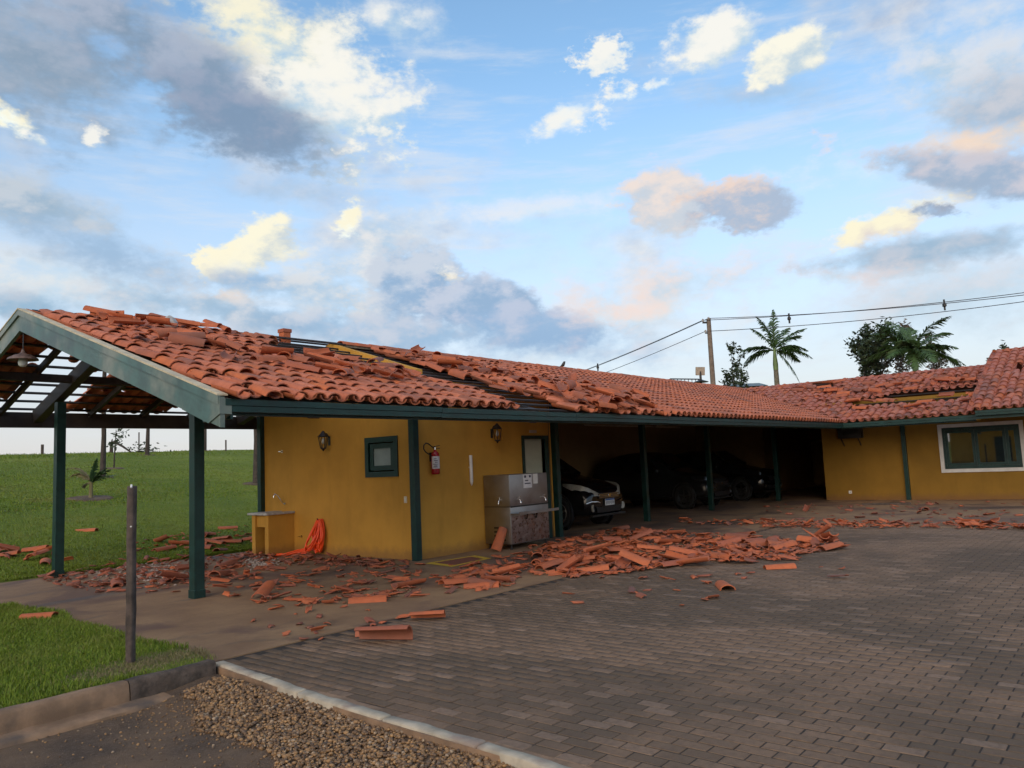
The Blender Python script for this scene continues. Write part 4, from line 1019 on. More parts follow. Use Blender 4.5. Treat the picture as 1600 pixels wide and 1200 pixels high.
# heap in front of the first carport bay
scatter([(832, 888), (850, 856), (905, 840), (965, 828), (1030, 834), (1150, 838), (1250, 846), (1290, 858), (1240, 876), (1150, 882), (1060, 886), (960, 898), (885, 904)], 1150, 'fragment in the big heap of broken tiles before the carport', 'big heap of broken tiles', .04, .18, .075, 'shard', .4, 1.15, cen=(1020, 862, 240, 34))
scatter([(1262, 852), (1300, 842), (1322, 858), (1270, 862)], 22, 'fragment at the pointed right end of the big heap', 'right tip of the heap', .15, .3, .10, 'shard', .6, 1.3, cen=(1292, 852, 34, 12))
# swept line along the apron edge
scatter([(1062, 811), (1270, 816), (1430, 817), (1600, 819), (1600, 828), (1400, 826), (1230, 826), (1062, 818)], 330, 'fragment in the long swept row of broken tiles by the paving edge', 'swept row of tiles', .02, .2, .03, 'shard', .4, 1.0, cen=(1330, 821, 300, 9))
scatter([(1190, 790), (1290, 784), (1600, 784), (1600, 818), (1190, 815)], 110, 'fragment scattered on the concrete before the wing wall', 'fragments before the wing', .03, .15, 0, 'shard_old', .4, 1.0)
# around the end wall
scatter([(420, 872), (640, 878), (770, 882), (820, 900), (720, 925), (600, 940), (470, 950), (345, 935), (335, 900)], 230, 'fragment strewn on the concrete before the end wall', 'fragments before the end wall', .02, .12, 0, 'shard', .4, 1.15)
scatter([(420, 866), (530, 872), (640, 876), (640, 884), (520, 886), (420, 880)], 130, 'grimy fragment along the foot of the end wall', 'rubble at the end wall foot', .0, .2, .02, 'shard_old', .4, 1.0, cen=(530, 876, 130, 12))
scatter([(680, 905), (760, 872), (860, 850), (870, 884), (830, 910), (745, 925)], 120, 'fragment strewn beside the yellow floor marking', 'fragments by the floor marking', .06, .16, 0, 'shard', .4, 1.1)
scatter([(350, 940), (640, 950), (700, 930), (640, 990), (520, 1010), (420, 1000)], 26, 'fragment on the bare concrete near the paving edge', 'fragments near the paving edge', 0, .1, 0, 'shard', .35, .8)
scatter([(900, 905), (1250, 885), (1330, 870), (1330, 900), (1000, 960), (880, 940)], 24, 'fragment lying apart on the pavers', 'fragments on the pavers', 0, .1, 0, 'shard', .35, .9)
# left debris under the rear eave
scatter([(58, 905), (130, 888), (220, 872), (330, 862), (425, 858), (425, 885), (380, 905), (300, 912), (200, 915), (120, 920)], 420, 'grimy fragment in the rubble band under the rear eave', 'rubble under the rear eave', .02, .2, .05, 'shard_old', .3, .95, cen=(240, 888, 200, 24))
scatter([(40, 905), (200, 915), (330, 905), (330, 930), (150, 928)], 50, 'fragment on the slab between the two gable posts', 'fragments between the gable posts', 0, .12, 0, 'shard_old', .3, .8)
scatter([(0, 862), (60, 862), (110, 868), (110, 884), (40, 884), (0, 880)], 16, 'fragment on the grass beyond the rear gable post', 'fragments beyond the rear post', .3, .3, .05, 'shard', .7, 1.2, lawn=True, cen=(60, 872, 60, 14))
scatter([(200, 850), (300, 835), (400, 822), (405, 852), (300, 862), (200, 866)], 90, 'fragment on the grass behind the carport slab', 'fragments on the lawn', .12, .15, .02, 'shard', .5, 1.1, lawn=True, cen=(330, 845, 130, 22))
# single pieces
def single(px, py, yaw, label, mat='shard', flip=False, z=0., tiltx=0., rolly=0., sc=1., lawn=False):
    p = atlawn(px, py) if lawn else onz(px, py, z); zz = T(p.x, p.y) + .01 if lawn else z
    r = Matrix.Rotation(R(yaw), 4, 'Z') @ Matrix.Rotation(R(tiltx), 4, 'X') @ Matrix.Rotation(R(rolly) + (math.pi if flip else 0), 4, 'Y') @ Matrix.Scale(sc, 4)
    o = link('clay_tile', TCEN[mat], None); o.matrix_basis = rest_on(CVa, r, p.x, p.y, zz); tag(o, label, 'roof tile'); return o
single(593, 990, 47, 'upper of two whole orange tiles lying on the near pavers'); single(599, 1004, 30, 'lower tipped tile of the pair lying on the near pavers', rolly=38, sc=1.12)
single(668, 968, 38, 'flat orange tile piece on the pavers above the pair of tiles', rolly=25, sc=.8); single(1132, 918, -55, 'arched tile standing alone on the middle pavers', sc=.95)
single(1218, 888, 40, 'small orange tile alone near the right side of the heap', sc=.9); single(575, 940, 45, 'whole tile on the concrete among the end wall fragments')
single(60, 965, 40, 'orange tile lying on the grass strip beside the path', z=.04, sc=.85); single(135, 832, 42, 'lone orange tile on the lawn between the gable posts', lawn=True)
o = single(640, 880, 0, 'x'); p0 = onz(774, 862); p1 = onx(787, 824, 1.74); d = (p1 - p0).normalized(); sd = d.cross(Vector((-.75, -.66, .2))).normalized(); nn = sd.cross(d)
M_ = Matrix((sd, d, nn)).transposed().to_4x4(); M_.translation = (p0 + p1) / 2; o.matrix_basis = M_; o['label'] = 'orange tile leaning upright against the steel water cooler'
# loose tiles lying on the roofs
def plane_hit(fr, px, py):
    d = ray(px, py); n = (fr.to_3x3() @ Vector((0, 0, 1))); t = (fr.translation - CAM).dot(n) / d.dot(n); return fr.inverted() @ (CAM + d * t)
def scatter_roof(poly, fr, n, label, group, mat, lo=.095, hi=.15, yaw=None, spread=.8, shard=.25):
    xs = [p[0] for p in poly]; ys_ = [p[1] for p in poly]; k = 0; tr = 0
    while k < n and tr < 4000:
        tr += 1; px, py = random.uniform(min(xs), max(xs)), random.uniform(min(ys_), max(ys_))
        if not inpoly(px, py, poly): continue
        q = plane_hit(fr, px, py)
        if q.y > 5.3 or q.x < .15: continue
        yw = random.gauss(0, spread) + (yaw if yaw is not None else 0)
        r = Matrix.Rotation(yw, 4, 'Z') @ Matrix.Rotation(random.gauss(0, .07), 4, 'X') @ Matrix.Rotation(random.gauss(0, .2) + (math.pi if random.random() < .3 else 0), 4, 'Y')
        if random.random() < shard:
            i = random.randrange(len(SH)); sc = random.uniform(.6, 1.2); w = SH[i][0]; A = np.array(r.to_3x3()) * sc; mz = (w @ A.T)[:, 2].min()
            FRAG.append((fr @ Matrix.Translation((q.x, q.y, lo - mz)) @ r @ Matrix.Scale(sc, 4), i, 'shard', label.replace('tile', 'tile piece', 1), group + ', pieces', sc))
        else:
            mz = (CVa @ np.array(r.to_3x3()).T)[:, 2].min(); LOOSE.append((fr @ Matrix.Translation((q.x, q.y, random.uniform(lo, hi) - mz)) @ r, mat, label, group))
        k += 1
scatter_roof([(60, 484), (200, 494), (330, 512), (400, 530), (330, 530), (160, 510)], fr_f, 15, 'dislodged tile lying along the carport ridge near the gable', 'tiles on the carport ridge', 'shard', yaw=1.2)
scatter_roof([(130, 500), (300, 530), (400, 560), (420, 580), (330, 570), (180, 535)], fr_f, 20, 'dislodged tile lying across the carport slope near the gable', 'tiles across the carport slope', 'shard', yaw=-.9)
scatter_roof([(420, 566), (560, 566), (640, 590), (640, 604), (540, 604), (430, 585)], fr_f, 26, 'dislodged tile lying beside the exposed yellow gable wall', 'tiles beside the exposed wall', 'shard', yaw=-.7)
scatter_roof([(560, 543), (700, 562), (800, 590), (900, 612), (860, 615), (700, 585), (580, 556)], fr_f, 34, 'dislodged tile in the band below the ridge beyond the exposed wall', 'tiles in the band below the ridge', 'shard', yaw=-1.1, spread=.4)
scatter_roof([(790, 600), (880, 606), (960, 622), (1010, 645), (960, 650), (900, 645), (850, 622)], fr_f, 48, 'dislodged tile in the heap at the eave above the cooler', 'heap of tiles at the eave', 'shard', .095, .24, yaw=-.9, spread=.7, shard=.1)
scatter_roof([(655, 578), (720, 586), (800, 612), (840, 632), (800, 632), (735, 604)], fr_f, 9, 'dislodged tile lying on the bare battens above the front wall', 'tiles on the bare battens', 'shard', .02, .05, yaw=-.3)
scatter_roof([(240, 598), (262, 590), (350, 628), (330, 630)], fr_f, 3, 'dislodged tile at the low corner of the gable slope', 'tiles at the low gable corner', 'shard', .03, .06, yaw=.3)
scatter_roof([(1240, 612), (1300, 600), (1400, 605), (1540, 585), (1545, 600), (1450, 612), (1340, 622), (1260, 630)], fr_w, 40, 'dislodged tile lying on the wing roof above the yellow strip', 'tiles above the yellow strip', 'shard', yaw=1.3, spread=.5)
scatter_roof([(1300, 632), (1440, 630), (1540, 615), (1540, 632), (1400, 645), (1310, 648)], fr_w, 18, 'dislodged tile lying on the wing roof below the yellow strip', 'tiles below the yellow strip', 'shard', yaw=1.3, spread=.5)
o = None
# place loose whole tiles and the largest fragments as things; the rest is rubble
for (M_, mat, label, group) in LOOSE:
    o = link('clay_tile', TCEN[mat], None); o.matrix_basis = M_; tag(o, label, 'roof tile', group)
FRAG.sort(key=lambda t: -t[5] / max(1, proj(t[0].translation)[2]))
for (M_, i, mat, label, group, sc) in FRAG[:300]:
    o = link('tile_fragment', SH[i][1][mat], None); o.matrix_basis = M_; tag(o, label, 'tile fragment', group)
byg = {}
for t in FRAG[300:]: byg.setdefault((t[4], t[2]), []).append(t)
RUB = {}
for (g_, mat), L_ in byg.items():
    W = []; FF = []; off = 0
    for (M_, i, *_r) in L_:
        v = SH[i][0]; f = np.array([list(p.vertices) for p in SH[i][1][mat].polygons]); A = np.array(M_); w = v @ A[:3, :3].T + A[:3, 3]; W.append(w); FF.append(f + off); off += len(w)
    o = link('tile_rubble', fastmesh('tile_rubble', np.concatenate(W), np.concatenate(FF), 4), mat); tag(o, 'smaller broken tile rubble: ' + g_, 'rubble', kind='stuff')
# pale crushed mortar in the rubble
mv = []; mf = []; off = 0
for _ in range(900):
    px, py = random.gauss(230, 40), random.gauss(893, 8)
    if random.random() < .3: px, py = random.gauss(405, 15), random.gauss(878, 6)
    p = onz(px, py); s_ = random.uniform(.006, .03); v = base_v * s_ * np.array([1.2, 1, .6]) * (1 + rng.normal(0, .15, (len(base_v), 1))) + np.array([p.x, p.y, s_ * .3]); mv.append(v); mf.append(base_f + off); off += len(v)
MT['crumb'] = simple('pale_mortar_crumb', (.34, .28, .25), .9, .3, 20); o = link('mortar_crumbs', fastmesh('mortar_crumbs', np.concatenate(mv), np.concatenate(mf), 3), 'crumb'); tag(o, 'pale crushed mortar crumbs in the rubble under the rear eave', 'rubble', kind='stuff')

# ------------------------------------------------------------------ things on and around the walls
def lantern(name, base, nx, ny, label):          # base: point on the wall, (nx,ny): wall normal
    N_ = Vector((nx, ny, 0)); S_ = Vector((-ny, nx, 0)); b = Vector(base)
    o = thing(name, label, 'wall lantern', tuple(b), 'wall lanterns'); c = b + N_ * .15
    def P(r, z, k, n=6): a = 2 * math.pi * k / n + .2; return c + (N_ * math.cos(a) + S_ * math.sin(a)) * r + Vector((0, 0, z))
    mb = MB(); mb.bar(b + Vector((0, 0, -.08)), b + Vector((0, 0, .10)), .06, .02, tuple(N_)); mb.tube([b + Vector((0, 0, .06)), b + N_ * .06 + Vector((0, 0, .15)), c + Vector((0, 0, .17))], .010, 6); mb.build('bracket', 'iron', o)
    mb = MB()
    prof = [(.015, .205), (.03, .185), (.05, .16), (.10, .105), (.112, .095), (.10, .088)]
    for i in range(len(prof)): mb.v += [tuple(P(prof[i][0], prof[i][1], k)) for k in range(6)]
    for i in range(len(prof) - 1):
        for k in range(6): mb.f.append((i * 6 + k, i * 6 + (k + 1) % 6, (i + 1) * 6 + (k + 1) % 6, (i + 1) * 6 + k))
    mb.build('cap', 'iron', o)
    mb = MB()
    for k in range(6): mb.tube([P(.095, .09, k), P(.055, -.12, k)], .008, 5)
    mb.lathe([(.058, -.12), (.062, -.135), (.03, -.155), (.012, -.185), (.002, -.19)], 10, Matrix.Translation(c)); mb.build('cage', 'iron', o)
    MB().lathe([(.012, .07), (.018, .05), (.028, .0), (.026, -.03), (.01, -.05), (.002, -.052)], 10, Matrix.Translation(c)).build('bulb', 'bulb', o, 60)
    return o
lantern('wall_lantern', (0, 2.39, 2.19), -1, 0, 'black hexagonal wall lantern on the end wall left of the small window')
lantern('wall_lantern', (2.10, 0, 2.20), 0, -1, 'black hexagonal wall lantern above the steel water cooler')
# taps on the end wall
def tap(y, z, label, kind):
    o = thing('wall_tap', label, 'tap', (0, y, z)); MB().tube([(0, y, z), (-.012, y, z)], .026, 12).build('flange', 'chrome', o)
    if kind == 0:
        MB().tube([(-.01, y, z), (-.06, y, z)], .012, 8).build('stem', 'chrome', o); MB().bar((-.065, y - .04, z), (-.065, y + .04, z), .012, .014).build('handle', 'chrome', o)
    else:
        MB().tube([(-.01, y, z), (-.05, y, z + .01), (-.10, y + .03, z + .10), (-.15, y + .06, z + .19), (-.20, y + .07, z + .21), (-.225, y + .075, z + .17), (-.225, y + .075, z + .13)], .011, 8).build('spout', 'chrome', o, 50)
        MB().tube([(-.04, y, z), (-.04, y - .05, z)], .010, 6).build('handle', 'chrome', o)
    return o
tap(3.98, 2.06, 'small chrome shut-off valve high on the end wall', 0); tap(3.90, .98, 'curved chrome spout on the wall over the wash tub', 1); tap(3.34, .33, 'low chrome garden tap between the wash tub and the hose', 0)
def plate(name, x0, x1, y0, y1, z0, z1, mat, label, cat):
    o = thing(name, label, cat, ((x0 + x1) / 2, (y0 + y1) / 2, z0)); MB().bbox(x0, x1, y0, y1, z0, z1, .004).build('plate', mat, o); return o
o = plate('light_switch', -.012, -.001, .21, .285, .99, 1.105, 'cream_plastic', 'ivory light switch plate on the end wall beside the corner post', 'switch'); MB().box(-.016, -.0121, .235, .26, 1.02, 1.075).build('rocker', 'white', o)
plate('cover_plate', 2.43, 2.62, -.012, -.001, 2.05, 2.23, 'yellow', 'square cover plate painted wall colour right of the lantern', 'cover plate')
o = plate('door_number', 3.30, 3.55, -.010, -.001, 2.225, 2.285, 'beige', 'small pale plate above the door lintel', 'plate'); 
# wash tub
o = thing('wash_tub', 'yellow masonry wash tub with grey stone top against the end wall', 'wash tub', (-.3, 3.87, 0))
MB().box(-.60, -.002, 3.60, 3.72, 0, .79).build('leg', 'yellow', o); MB().box(-.60, -.002, 4.06, 4.18, 0, .79).build('leg', 'yellow', o); MB().box(-.56, -.002, 3.72, 4.06, .55, .79).build('basin', 'yellow', o)
mb = MB(); mb.bbox(-.66, -.003, 4.00, 4.26, .791, .835, .01); mb.bbox(-.66, -.003, 3.56, 3.70, .791, .835, .01); mb.bbox(-.66, -.54, 3.70, 4.0, .791, .835, .01); mb.build('stone_top', 'stone', o)
# orange hose
o = thing('garden_hose', 'bright orange hose hanging in loops on the end wall and trailing on the floor', 'hose', (-.1, 2.8, 0))
mb = MB(); mb.tube([(0, 2.68, .66), (-.09, 2.68, .66), (-.11, 2.68, .70)], .012, 6); mb.build('hook', 'iron', o)
mb = MB(); rr = random.Random(4)
for k in range(13):
    w = rr.uniform(.11, .19) if k % 5 else .05; cy = 2.66 + rr.uniform(-.05, .05); bot = rr.uniform(.03, .10) if k % 3 else rr.uniform(.12, .30); pts = []; lean = rr.uniform(-.04, .06) if k % 4 else rr.uniform(.1, .34); ox = -.03 - rr.uniform(0, .07)
    for i in range(25):
        a = 2 * math.pi * i / 24 + math.pi / 2; u = math.cos(a); v = math.sin(a); zz = (bot + .68) / 2 + (.68 - bot) / 2 * v; dn = (.68 - zz) / (.68 - bot)
        pts.append((ox - .05 * dn - .12 * dn * dn * (k % 4 == 0), cy + lean * dn * .8 + w * u * (.18 + .82 * dn ** .5) , max(.013, zz)))
    mb.tube(pts, .0145, 6, False)
for k in range(4):
    pts = [(-.06, 2.62 + .05 * k, .30), (-.10, 2.72 + .05 * k, .14), (-.20 - .04 * k, 2.95 + .04 * k, .035 + .02 * k), (-.38 - .05 * k, 3.2, .016 + .022 * (k % 2)), (-.46 - .06 * k, 3.42, .014), (-.42 - .05 * k, 3.62 - .1 * k, .014), (-.36, 3.50 - .12 * k, .02)]
    mb.tube(pts, .0145, 6)
mb.build('coil', 'hose', o, 60)
# fire extinguisher
ex = thing('fire_extinguisher', 'red fire extinguisher with white label on the front wall by the corner post', 'fire extinguisher', (.42, -.10, 1.47)); Mx = Matrix.Translation((.42, -.10, 0))
MB().lathe([(.06, 1.47), (.074, 1.48), (.076, 1.50), (.076, 1.80), (.07, 1.84), (.045, 1.875), (.026, 1.885), (.026, 1.91)], 20, Mx).build('cylinder', 'red', ex, 50)
mb = MB(); n = 11
for i in range(n):
    a = R(175) + R(170) * i / (n - 1)
    for z in (1.57, 1.79): mb.v.append((.42 + .0775 * math.cos(a), -.10 + .0775 * math.sin(a), z))
for i in range(n - 1): mb.f.append((2 * i, 2 * i + 2, 2 * i + 3, 2 * i + 1))
lb = mb.build('label', 'paper', ex, 60); mb = MB()
for k, (a0_, z_, w_) in enumerate(((225, 1.745, .05), (232, 1.715, .07), (238, 1.685, .05), (228, 1.65, .08), (230, 1.62, .06), (226, 1.60, .075))):
    a = R(a0_); p = Vector((.42 + .0785 * math.cos(a), -.10 + .0785 * math.sin(a), z_)); t_ = Vector((-math.sin(a), math.cos(a), 0)); mb.bar(p - t_ * w_ / 2, p + t_ * w_ / 2, .012, .0015, (math.cos(a), math.sin(a), 0))
mb.build('printing', 'ink', lb)
MB().lathe([(.022, 1.91), (.022, 1.95), (.012, 1.96)], 10, Mx).build('valve', 'chrome', ex); mb = MB(); mb.bar((.40, -.10, 1.965), (.54, -.10, 1.985), .02, .012); mb.bar((.42, -.10, 1.935), (.54, -.10, 1.93), .02, .012); mb.build('lever', 'iron', ex)
MB().tube([(.40, -.10, 1.94), (.34, -.10, 1.97), (.26, -.10, 2.02), (.20, -.10, 2.03), (.15, -.10, 1.99), (.14, -.10, 1.93), (.19, -.10, 1.87), (.27, -.10, 1.83), (.335, -.10, 1.80)], .011, 7).build('hose', 'iron', ex, 60)
MB().box(.37, .47, -.03, -.001, 1.70, 1.86).build('bracket', 'iron', ex)
# pipes
o = thing('wall_pipe', 'short white plastic pipe fixed upright on the front wall', 'pipe', (1.43, -.03, 1.22)); MB().lathe([(.004, 1.22), (.018, 1.25), (.032, 1.30), (.032, 1.79), (.028, 1.795)], 14, Matrix.Translation((1.43, -.034, 0))).build('tube', 'white', o, 50); MB().box(1.405, 1.455, -.012, -.001, 1.55, 1.58).build('clip', 'white', o)
a_ = onz(735, 859.5); b_ = onz(763, 854); o = MB().tube([(a_.x, a_.y, .036), (b_.x, b_.y, .036)], .036, 14).build('loose_pipe', 'white', None, 50); tag(o, 'white plastic pipe lying on the floor left of the water cooler', 'pipe')
# floor marking
fm = thing('floor_marking', 'yellow painted rectangle with red centre on the floor under the extinguisher', 'floor marking', (.25, -.8, 0)); q = [onz(*p) for p in ((664, 880.5), (742, 868), (768, 872.5), (706, 886))]; cq = sum(q, Vector()) / 4
mb = MB(); inn = [cq + (p - cq) * .74 for p in q]
for i in range(4): j = (i + 1) % 4; b0 = len(mb.v); mb.v += [(*q[i].xy, .004), (*q[j].xy, .004), (*inn[j].xy, .004), (*inn[i].xy, .004)]; mb.f.append((b0, b0 + 1, b0 + 2, b0 + 3))
mb.build('border', 'yellow_line', fm); mb = MB(); mb.v = [(*(cq + (p - cq) * .735).xy, .0035) for p in q]; mb.f = [(0, 1, 2, 3)]; mb.build('centre', 'red_floor', fm)
# stake
o = thing('wooden_stake', 'weathered square wooden stake standing at the edge of the lawn strip', 'stake', (-6.30, -3.09, 0)); bm = bmesh.new(); bmesh.ops.create_cube(bm, size=1)
for v in bm.verts: v.co = (v.co.x * .062, v.co.y * .062, (v.co.z + .5) * 1.58 - .03)
bmesh.ops.subdivide_edges(bm, edges=[e for e in bm.edges if abs(e.verts[0].co.z - e.verts[1].co.z) > .5], cuts=14); bmesh.ops.bevel(bm, geom=bm.edges[:], offset=.006, segments=1, affect='EDGES')
for v in bm.verts: v.co += Vector((mnoise.noise(v.co * 5) * .008 + v.co.z * .004, mnoise.noise(v.co * 5 + Vector((4, 0, 0))) * .008, 0))
MB().addbm(bm, Matrix.Translation((-6.30, -3.09, 0)) @ Matrix.Rotation(.5, 4, 'Z')).build('shaft', 'oldwood', o, 50); bm.free()
MB().tube([(-6.318, -3.125, 1.535), (-6.31, -3.11, 1.56)], .009, 6).build('screw', 'white', o); MB().tube([(-6.325, -3.135, 1.20), (-6.315, -3.12, 1.20)], .007, 6).build('screw', 'white', o)
# water cooler
wc = thing('water_cooler', 'dented stainless steel water cooler with three taps in front of the door', 'water cooler', (2.35, -.36, 0)); X0, X1, Y0, Y1 = 1.78, 2.96, -.67, -.02; ZT = onx(790, 742, X0).z; ZB = .10
MB().bbox(X0, X1, Y0, Y1, ZB, ZT - .603, .012).build('lower_body', 'steel', wc, 40); MB().bbox(X0 - .004, X1 + .004, Y0 - .004, Y1, ZT - .297, ZT, .03).build('upper_body', 'steel', wc, 40) if False else MB().bbox(X0, X1, Y0, Y1, ZT - .60, ZT, .014).build('upper_body', 'steel', wc, 40)
MB().box(X0 + .02, X1 - .02, Y0 - .006, Y0 - .0005, ZB + .02, ZT - .78).build('film_sheet', 'steel_film', wc); MB().box(X0 + .01, X1 - .01, Y0 - .005, Y0 - .0005, ZT - .615, ZT - .59).build('seam', 'iron', wc); MB().box(X0 - .004, X0 - .0005, Y0 + .01, Y1 - .01, ZT - .605, ZT - .595).build('seam', 'iron', wc)
mb = MB(); zt = ZT - .74; mb.box(X0 + .01, X1 + .06, Y0 - .20, Y0 - .007, zt, zt + .012); mb.box(X0 + .01, X1 + .06, Y0 - .212, Y0 - .20, zt - .005, zt + .045); mb.build('drip_tray', 'steel', wc)
MB().bar((X0 + .45, Y0 - .05, zt - .002), (X0 + .45, Y0 - .02, zt - .12), .02, .02).build('tray_bracket', 'iron', wc); MB().bar((X0 + .75, Y0 - .05, zt - .002), (X0 + .75, Y0 - .02, zt - .12), .02, .02).build('tray_bracket', 'iron', wc)
for k in range(4): MB().box(X0 - .003, X0 - .0004, Y0 + .14, Y0 + .42, ZB + .06 + k * .075, ZB + .095 + k * .075).build('vent_slot', 'black', wc)
def wtap(p, nx, ny):
    p = Vector(p); n_ = Vector((nx, ny, 0)); mb = MB(); mb.tube([p, p + n_ * .05, p + n_ * .075 + Vector((0, 0, -.02)), p + n_ * .08 + Vector((0, 0, -.07))], .012, 8); mb.tube([p + n_ * .04, p + n_ * .04 + Vector((0, 0, .045))], .009, 6); mb.bar(p + n_ * .02 + Vector((0, 0, .05)), p + n_ * .08 + Vector((0, 0, .05)), .018, .01); mb.build('tap', 'chrome', wc, 60)
wtap((X0, Y0 + .22, ZT - .47), -1, 0); wtap((X0 + .22, Y0, ZT - .47), 0, -1); wtap((X1 - .18, Y0, ZT - .47), 0, -1)
lb = MB().box(X0 + .42, X0 + .68, Y0 - .004, Y0 - .0005, ZT - .27, ZT - .01).build('paper_notice', 'paper', wc); mb = MB()
for (a, b, c, d) in ((.45, .51, -.075, -.03), (.60, .655, -.075, -.03), (.47, .57, -.14, -.12), (.46, .64, -.195, -.175)): mb.box(X0 + a, X0 + b, Y0 - .0055, Y0 - .0041, ZT + c, ZT + d)
mb.build('printing', 'ink', lb); MB().box(X0 + .73, X0 + .87, Y0 - .004, Y0 - .0005, ZT - .20, ZT - .01).build('sticker', 'white', wc)
for (x, y) in ((X0 + .06, Y0 + .06), (X1 - .06, Y0 + .06), (X0 + .06, Y1 - .06), (X1 - .06, Y1 - .06)): MB().lathe([(.03, 0), (.03, .02), (.018, .03), (.018, ZB + .01)], 10, Matrix.Translation((x, y, 0))).build('foot', 'black', wc)
# pendant lamp under the gable
pc = ony(36, 556, YR); o = thing('pendant_lamp', 'rusty dish-shaped pendant lamp with frosted bulb hanging under the gable ridge', 'pendant lamp', (pc.x, pc.y, pc.z)); Mx = Matrix.Translation(pc)
MB().tube([(pc.x, YR, zf(YR) - .20), (pc.x, YR, pc.z + .08)], .009, 6).build('cord', 'wire', o); MB().lathe([(.02, .09), (.03, .05), (.05, .03), (.10, .015), (.19, -.035), (.20, -.06), (.19, -.055), (.09, -.005), (.03, .0)], 20, Mx).build('shade', 'rust', o, 40); MB().lathe([(.03, -.005), (.05, -.04), (.062, -.09), (.058, -.13), (.035, -.155), (.005, -.16)], 14, Mx).build('bulb', 'bulb', o, 60)
# terracotta vent pipe
vp = onx(445, 540, -1.2); b0 = plane_hit(fr_b, 445, 536); pw = fr_b @ b0; o = thing('vent_pipe', 'square terracotta vent pipe sticking up behind the carport ridge', 'vent pipe', (pw.x, pw.y, pw.z)); pv = atdepth(445, 530, (pw - CAM).dot(FW)); MB().bbox(pv.x - .08, pv.x + .08, pv.y - .08, pv.y + .08, zb(pv.y) - .1, pv.z + .17, .01).build('shaft', 'shard', o); MB().bbox(pv.x - .095, pv.x + .095, pv.y - .095, pv.y + .095, pv.z + .12, pv.z + .19, .008).build('rim', 'shard', o)
# stone on the roof
q = plane_hit(fr_f, 264, 519); p = fr_f @ Vector((q.x, q.y, .16)); bm = bmesh.new(); bmesh.ops.create_icosphere(bm, subdivisions=2, radius=.11)
for v in bm.verts: v.co *= 1 + .35 * mnoise.noise(v.co * 9)
o = MB().addbm(bm, Matrix.Translation(p)).build('mortar_lump', 'stone'); bm.free(); tag(o, 'grey lump of mortar lying on the carport tiles', 'mortar lump')

